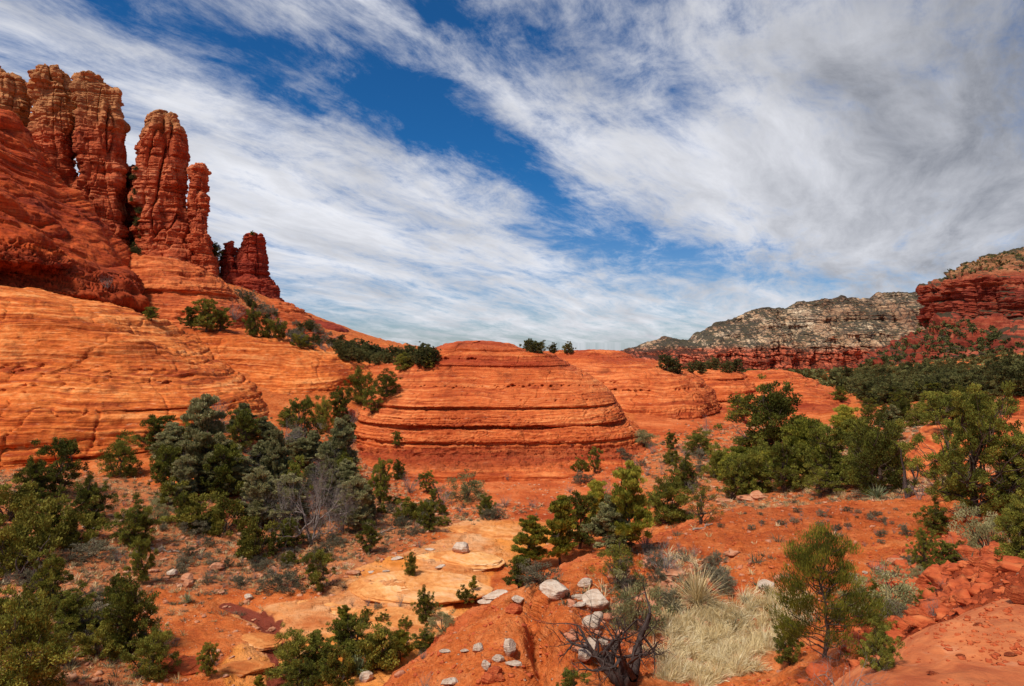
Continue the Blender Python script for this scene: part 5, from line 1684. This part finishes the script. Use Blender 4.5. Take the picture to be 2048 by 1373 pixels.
def in_poly(x, y, poly):
    ins = False
    for i in range(len(poly)):
        x1, y1 = poly[i]; x2, y2 = poly[(i + 1) % len(poly)]
        if (y1 > y) != (y2 > y) and x < (x2 - x1) * (y - y1) / (y2 - y1) + x1: ins = not ins
    return ins


def scatter(poly, n, seed, sep):
    """points of the picture inside a region, kept apart, dropped onto the land they show"""
    rnd = random.Random(seed)
    xs, ys = [p[0] for p in poly], [p[1] for p in poly]
    pts, out = [], []
    tries = 0
    while len(out) < n and tries < n * 60:
        tries += 1
        px, py = rnd.uniform(min(xs), max(xs)), rnd.uniform(min(ys), max(ys))
        if not in_poly(px, py, poly): continue
        if any((px - a) ** 2 + ((py - b) * 2) ** 2 < sep * sep for a, b in pts): continue
        loc, nor, ob = hit(px, py)
        if loc is None or abs(nor.z) < 0.45: continue
        pts.append((px, py)); out.append((px, py, loc.copy()))
    return out


def fill():
    rnd = random.Random(77)
    # forest on the valley floor, nearer trees first
    sets = [
        ([(1650, 762), (1700, 745), (1860, 722), (2060, 712), (2060, 800), (1960, 790), (1850, 800), (1750, 815), (1700, 790)], 135, 14, (2.6, 4.4), 'j', 'dull green juniper in the forest that covers the valley floor', 'junipers covering the valley floor'),
        ([(1650, 800), (1850, 790), (1960, 800), (1990, 870), (1850, 870), (1740, 850), (1720, 815)], 26, 28, (2.0, 3.2), 'J', 'juniper in the open stand between the stepped dome and the near thicket', 'junipers of the open stand past the stepped dome'),
        ([(670, 712), (720, 700), (800, 712), (870, 722), (850, 735), (760, 730), (690, 722)], 46, 9, (1.0, 2.4), 'b', 'dark bush on the skyline saddle beside the big dome', 'bushes along the skyline saddle'),
        ([(1245, 885), (1300, 880), (1420, 915), (1440, 960), (1380, 1000), (1300, 960), (1240, 930)], 22, 20, (0.7, 1.5), 'SE', 'small grey shrub on the stony slope beyond the clearing', 'small shrubs on the stony slope'),
        ([(560, 640), (620, 650), (700, 690), (780, 712), (700, 712), (600, 695), (520, 640), (470, 590), (500, 590)], 80, 8, (0.7, 1.9), 'bES', 'small bush dotted on the hillside below the spires', 'bushes dotted on the spire hillside'),
        ([(560, 1040), (700, 1060), (700, 1110), (560, 1170), (440, 1180), (330, 1140), (400, 1080), (470, 1110)], 70, 13, (0.3, 0.8), 'SE', 'knee-high grey shrub on the rubble slope above the stream', 'grey shrubs on the rubble slope'),
        ([(0, 1110), (120, 1180), (230, 1200), (240, 1280), (120, 1300), (0, 1260)], 34, 18, (0.4, 1.0), 'SEO', 'small shrub between the junipers of the shady slope', 'shrubs on the shady slope'),
        ([(170, 1060), (260, 1000), (340, 1040), (330, 1110), (180, 1120)], 14, 20, (0.35, 0.6), 'SE', 'tiny shrub on the orange rubble chute', 'shrublets on the orange chute'),
        ([(620, 870), (700, 850), (720, 900), (700, 1000), (640, 1000), (560, 900)], 22, 16, (1.2, 2.6), 'JSG', 'scrubby tree in the narrow gap between cliff and dome', 'scrub in the gap between cliff and dome'),
        ([(760, 1000), (1000, 1010), (1000, 1045), (900, 1040), (860, 1075), (760, 1060)], 36, 13, (0.3, 1.0), 'SEO', 'low shrub on the stony bank below the big dome', 'shrubs on the bank below the big dome'),
        ([(1290, 1080), (1440, 1120), (1470, 1200), (1330, 1240), (1280, 1180)], 16, 22, (0.3, 0.6), 'SE', 'grey shrublet on the debris mound behind the straw grass', 'shrublets on the debris mound'),
        ([(1440, 1020), (1800, 1020), (1840, 1060), (1740, 1100), (1650, 1060), (1440, 1060)], 60, 10, (0.10, 0.30), 'SE', 'ankle-high dry shrublet on the red clearing', 'shrublets on the red clearing'),
        ([(1310, 742), (1450, 735), (1500, 745), (1480, 748), (1350, 748)], 9, 14, (1.8, 3.6), 'b', 'dark juniper behind the small flat dome', 'junipers behind the flat dome'),
        ([(250, 330), (275, 330), (285, 500), (300, 515), (262, 510)], 22, 5, (1.0, 1.8), 'b', 'dark scrub filling the cleft between the two spires', 'scrub in the cleft of the spires'),
        ([(1440, 935), (1600, 925), (1800, 930), (1800, 985), (1560, 985), (1430, 965)], 16, 28, (1.8, 3.0), 'JJPO', 'juniper scrub packed in the thicket behind the clearing', 'scrub of the thicket behind the clearing'),
        ([(1050, 700), (1140, 700), (1140, 708), (1050, 708)], 5, 8, (1.2, 2.2), 'b', 'small dark bush on the flat top between the domes', 'bushes on the flat top between domes'),
        ([(280, 880), (560, 860), (740, 1000), (720, 1070), (480, 1060), (330, 1010)], 36, 21, (1.8, 3.8), 'JGGB', 'tree filling in the wooded draw below the cliff', 'trees filling the wooded draw'),
        ([(700, 1200), (900, 1215), (840, 1270), (760, 1330), (620, 1373), (560, 1373), (660, 1300)], 16, 20, (0.3, 0.8), 'SEO', 'small shrub on the steep edge between near bank and slickrock', 'shrubs along the edge of the near bank'),
        ([(1180, 1120), (1330, 1080), (1440, 1130), (1460, 1200), (1340, 1230), (1250, 1200)], 22, 14, (0.2, 0.55), 'SE', 'dead grey shrublet near the twisted juniper', 'dead shrublets near the twisted juniper'),
        ([(1700, 1180), (1800, 1120), (2048, 1020), (2048, 1100), (1850, 1220), (1740, 1330)], 22, 22, (0.2, 0.6), 'SELO', 'small shrub among the broken red rocks under the ledge', 'shrubs among the broken red rocks'),
        ([(560, 1330), (700, 1290), (760, 1345), (680, 1373), (570, 1373)], 5, 26, (1.2, 2.0), 'JO', 'bushy growth at the lower rim of the wash', 'growth at the lower rim of the wash'),
    ]
    todo = []
    for (poly, n, sep, (h0, h1), ks, label, group) in sets:
        for i, (px, py, loc) in enumerate(scatter(poly, n, 1000 + len(todo), sep)):
            todo.append((ks[rnd.randrange(len(ks))], loc, rnd.uniform(h0, h1), rnd.uniform(.8, 1.25), label, group))
    # skyline bushes on the ridge top between cliff and domes
    for k, loc, h, wd, label, group in todo:
        nv = len([1 for q in PROTO if q[0] == k])
        plant(k, rnd.randrange(nv), loc, h, wd, label, group, rot=rnd.uniform(0, 6.28))
    print('filled', len(todo))


def tufts_mesh(name, P0, mat, blades, ln, wd, rng, lean=0.5, bend=None, tuftr=0.05):
    P0 = np.asarray(P0, float)
    n = len(P0)
    B = np.repeat(P0, blades, 0)
    N = len(B)
    a = rng.rand(N) * 6.28
    e = rng.uniform(0.0, 1.0, N) ** 0.8 * lean
    B[:, :2] += np.stack([np.cos(a), np.sin(a)], 1) * (rng.rand(N) * tuftr)[:, None]
    d = np.stack([np.cos(a) * np.sin(e), np.sin(a) * np.sin(e), np.cos(e)], 1)
    if bend is not None:
        tb = rng.normal(size=(n, 3)) * bend * 0.6 + np.array([.2, -.2, 0]); tb[:, 2] = 0
        d = d + np.repeat(tb, blades, 0)
    d /= np.linalg.norm(d, axis=1)[:, None]
    s_ = np.cross(d, rng.normal(size=(N, 3))); s_ /= np.linalg.norm(s_, axis=1)[:, None]
    tl = np.repeat(0.45 + 1.1 * rng.rand(n) ** 1.5, blades)
    L = (ln * tl * (0.5 + rng.rand(N)))[:, None]; W = wd * (0.6 + 0.8 * rng.rand(N))[:, None]
    m = B + d * L * .55
    d2 = d.copy(); d2[:, 2] -= 0.45; 
    t = m + d2 * L * .5
    V = np.stack([B - s_ * W, B + s_ * W, m + s_ * W * .8, m - s_ * W * .8, t], 1).reshape(-1, 3)
    k = np.arange(N)[:, None] * 5
    tri = np.concatenate([k + [[0, 1, 2]], k + [[0, 2, 3]], k + [[3, 2, 4]]])
    tint = np.stack([np.repeat(rng.rand(n), blades), rng.rand(N), rng.rand(N)], 1)
    return mesh_from(name, V, tri, mat, smooth=False, attrs={'tint': np.repeat(tint, 5, 0)})


def ground_points(n, seed, weight):
    """random points on the sheet of land, thinned by a weight per vertex and by size in the picture"""
    rng = np.random.RandomState(seed)
    w = weight / np.maximum(GY, 5) ** 0.0
    w = np.where((GY > 4) & (np.abs(np.arctan2(GX, GY)) < 0.72), w, 0).ravel()
    cell = (np.hypot(GX, GY) ** 1.15).ravel()
    p = w * cell
    p /= p.sum()
    idx = rng.choice(len(p), n, p=p)
    j = rng.normal(size=(n, 2)) * 0.02 * np.hypot(GX, GY).ravel()[idx][:, None]
    x, y = GX.ravel()[idx] + j[:, 0], GY.ravel()[idx] + j[:, 1]
    z = ground_z(x, y)
    return np.stack([x, y, z], 1)


def ground_z(x, y):
    """height of the ground mesh by lookup in its own grid"""
    az = np.arctan2(x, y); r = np.log(np.hypot(x, y))
    ai = np.interp(az, az_all, np.arange(len(az_all))); ri = np.interp(r, lr, np.arange(len(lr)))
    a0 = np.clip(ai.astype(int), 0, len(az_all) - 2); r0 = np.clip(ri.astype(int), 0, len(lr) - 2)
    fa, fr = ai - a0, ri - r0
    return (GZ[r0, a0] * (1 - fa) * (1 - fr) + GZ[r0, a0 + 1] * fa * (1 - fr) + GZ[r0 + 1, a0] * (1 - fa) * fr + GZ[r0 + 1, a0 + 1] * fa * fr)


def stuff():
    rng = np.random.RandomState(3)
    # straw grass patch
    P0 = []
    poly = STRAW
    xs, ys = [p[0] for p in poly], [p[1] for p in poly]
    X = rng.uniform(min(xs) - .5, max(xs) + .5, 60000); Y = rng.uniform(min(ys) - .5, max(ys) + .5, 60000)
    sd = poly_sd(X, Y, poly) + 0.5 * fbm(X * .8, Y * .8, X * 0, 3)
    den = fbm(X * 1.3, Y * 1.3, X * 0 + 4, 3)
    keep = (sd + 1.2 * den > 0) & (sd > -1.5) & (rng.rand(len(X)) < 0.036 * (0.35 + sstep(den, -0.3, 0.2)))
    X, Y = X[keep], Y[keep]
    P0 = np.stack([X, Y, ground_z(X, Y) - .01], 1)
    print('straw tufts', len(P0))
    me = tufts_mesh('grass', P0, M['dry'], 34, 0.33, 0.0055, rng, lean=.85, bend=0.5, tuftr=.07)
    tag(link(bpy.data.objects.new('grass', me)), 'pale straw-coloured dry grass filling the hollow beside the young pinyon', 'grass', kind='stuff')
    # low tufts of dry plants over the slopes
    grav = za[..., 1] * (1 - zb[..., 0]) * (1 - za[..., 0]) + 0.05 * za[..., 2] * (GY > 14)
    Pg = ground_points(9500, 5, grav * (GY < 160))
    far = Pg[:, 1]
    me = tufts_mesh('low_scrub', Pg, M['sage'], 26, 0.24, 0.011, rng, lean=1.3, tuftr=.12)
    tag(link(bpy.data.objects.new('ground_cover', me)), 'ground cover of dry tufts and low scrub over the stony banks', 'ground cover', kind='stuff')
    Pg = ground_points(6500, 15, grav * (GY < 120))
    me = tufts_mesh('dry_tufts', Pg, M['dry'], 20, 0.26, 0.010, rng, lean=1.1, tuftr=.08)
    tag(link(bpy.data.objects.new('dry_grass', me)), 'dry pale grass tufts scattered between the stones of the slopes', 'grass', kind='stuff')
    # rubble
    v0, f0 = ico(1)
    def rubble(name, pts, mat, smin, smax, label, seed):
        r = np.random.RandomState(seed)
        n = len(pts); nv = len(v0)
        s = (smin + (smax - smin) * r.rand(n) ** 3)
        V = v0[None] * (1 + 0.25 * r.normal(size=(n, nv, 1)))
        V = V * (s[:, None] * np.stack([r.uniform(.7, 1.3, n), r.uniform(.6, 1.0, n), r.uniform(.3, .7, n)], 1))[:, None]
        a = r.rand(n) * 6.28
        c, q = np.cos(a)[:, None], np.sin(a)[:, None]
        x = V[..., 0] * c - V[..., 1] * q; y = V[..., 0] * q + V[..., 1] * c
        V = np.stack([x, y, V[..., 2]], -1) + pts[:, None] + np.array([0, 0, 1])[None, None] * (s * .12)[:, None, None]
        Fq = (f0[None] + (np.arange(n) * nv)[:, None, None]).reshape(-1, 3)
        me = mesh_from(name, V.reshape(-1, 3), Fq, mat, smooth=False)
        tag(link(bpy.data.objects.new(name, me)), label, 'rubble', kind='stuff')
    rubble('rubble', ground_points(5200, 6, grav * (GY < 110)), M['pink_stone'], .05, .24, 'pale pinkish rubble strewn over the stony banks', 1)
    ap = sstep(poly_sd(GX, GY, APRON), -2, 2) * (GY < 72) + sstep(poly_sd(GX, GY, WASH), -2.0, 0) * sstep(poly_sd(GX, GY, WASH), 1.2, 0)
    rubble('rubble', ground_points(1200, 16, ap), M['pink_stone'], .03, .17, 'pale rubble along the wash and on the apron under the big dome', 11)
    wn = np.clip(za[..., 1] + 0.12 * (GI['sd'] > 0), 0, 1) * (GY < 90) * (GY > 5)
    rubble('rubble', ground_points(2600, 8, wn), M['white_stone'], .03, .15, 'small white stones strewn over the banks', 2)
    rubble('rubble', ground_points(5200, 9, ((GI['sd'] > 0) * 1.0 + 0.2 * za[..., 2]) * (GY < 45) * (GY > 5)), M['red_stone'], .015, .085, 'red chips and pebbles littering the near bank', 3)
    mound = sstep(poly_sd(GX, GY, on_plane([(1180, 1250), (1310, 1110), (1430, 1130), (1480, 1210), (1330, 1235), (1220, 1330), (1150, 1330)], -7.6)), -.4, .4)
    rubble('rubble', ground_points(300, 12, mound), M['white_stone'], .03, .20, 'heap of broken pale stones around the black-branched tree', 7)
    bank = sstep(poly_sd(GX, GY, on_plane([(1760, 1180), (1850, 1060), (2100, 1000), (2200, 1300), (1750, 1450)], -6.2)), -.4, .4)
    rubble('rubble', ground_points(1500, 13, bank), M['red_stone'], .05, .30, 'broken red rock littering the bank under the ledge', 8)
    # chips on the near ledge
    r = np.random.RandomState(5)
    q = []
    while len(q) < 300:
        px, py = r.uniform(1760, 2048), r.uniform(1160, 1373)
        loc, nor, ob = hit(px, py)
        if loc is not None and ob.name.startswith('slickrock_ledge') and fbm(np.array([loc.x * 1.2]), np.array([loc.y * 1.2]), np.array([2.0]), 2)[0] > 0.02 - 0.2 * (r.rand() < .3): q.append(tuple(loc))
    rubble('rubble', np.array(q), M['red_stone'], .004, .022, 'flat orange chips scattered on the near ledge', 4)
    # far wooded plain
    r = np.hypot(GX, GY); az = np.arctan2(GX, GY)
    wf = ((r > 190) & (r < 1900) & (az > 0.10) & (az < 0.75)) * 1.0 * (0.06 + sstep(fbm(GX / 34, GY / 34, GX * 0, 3), -.05, .15))
    idx = rng.choice(wf.size, 2300, p=(wf / np.maximum(r, 1) ** 0.2).ravel() / (wf / np.maximum(r, 1) ** 0.2).sum())
    jx = GX.ravel()[idx] + rng.normal(size=2300) * 4; jy = GY.ravel()[idx] + rng.normal(size=2300) * 4
    cc = np.stack([jx, jy, ground_z(jx, jy) + 0.8], 1)
    me = leaves('forest', cc, rng.uniform(1.0, 3.4, 2300), 30, 1.7, 1.3, rng, M['far_juniper'], up=.3)
    tag(link(bpy.data.objects.new('forest', me)), 'far-off dark woodland spreading to the foot of the ridge', 'forest', kind='stuff')
    # dark scrub on the butte and the ridge
    c, rr = [], []
    rnd = random.Random(3)
    for poly, n, s0, s1 in (([(1860, 550), (1990, 505), (2048, 505), (2048, 545), (1950, 545), (1880, 565)], 110, 1.0, 3.2), ([(1700, 745), (1850, 640), (1960, 640), (2048, 690), (2048, 700), (1850, 730)], 330, 1.5, 4.5)):
        k = 0; t = 0
        while k < n and t < n * 30:
            t += 1
            px, py = rnd.uniform(min(p[0] for p in poly), max(p[0] for p in poly)), rnd.uniform(min(p[1] for p in poly), max(p[1] for p in poly))
            if not in_poly(px, py, poly): continue
            loc, nor, ob = hit(px, py)
            if loc is None or abs(nor.z) < .35 or not ob.name.startswith('butte'): continue
            c.append(tuple(loc)); rr.append(rnd.uniform(s0, s1)); k += 1
    if c:
        me = leaves('scrub', c, rr, 26, 2.2, 1.6, rng, M['far_juniper'], up=.3)
        tag(link(bpy.data.objects.new('vegetation', me)), 'dark scrub and small trees clinging to the slopes of the butte', 'vegetation', kind='stuff')


def logs():
    for i, (pa, pb, rad, label) in enumerate([
        ((1385, 1062), (1425, 1050), .05, 'grey exposed root lying beside the gnarled juniper'),
        ((1330, 1120), (1352, 1150), .06, 'short pale broken log standing out of the dead brush'),
        ((1700, 1150), (1722, 1165), .05, 'thin grey driftwood branch on the red clearing'),
        ((740, 1072), (790, 1058), .07, 'bleached log lying among stones beside the wash'),
        ((300, 1098), (360, 1106), .08, 'fallen grey trunk lying across the rubble slope'),
        ((500, 1130), (530, 1118), .06, 'short weathered log on the stony bank'),
    ]):
        a, b = hit(*pa)[0], hit(*pb)[0]
        if a is None or b is None: continue
        rng = np.random.RandomState(60 + i)
        T = Tubes()
        a = np.array(a) + [0, 0, rad * .8]; b = np.array(b) + [0, 0, rad * 1.1]
        c = curve(a, b, rng, 9, wob=.05)
        T.add(c, np.linspace(rad, rad * .45, 9), 8)
        for j in (3, 5, 6):
            e = c[j] + rng.normal(size=3) * .3 * np.linalg.norm(b - a) * .5
            e[2] = abs(e[2] - c[j][2]) * .6 + c[j][2]
            T.add(curve(c[j], e, rng, 4), (rad * .5, rad * .4, rad * .25, rad * .1), 5)
        o = link(bpy.data.objects.new('log', T.mesh('log', M['log'])))
        tag(o, label, 'log')


slabs()
bpy.context.view_layer.update()
_dg = bpy.context.evaluated_depsgraph_get()
build_plants()
logs()
fill()
stuff()
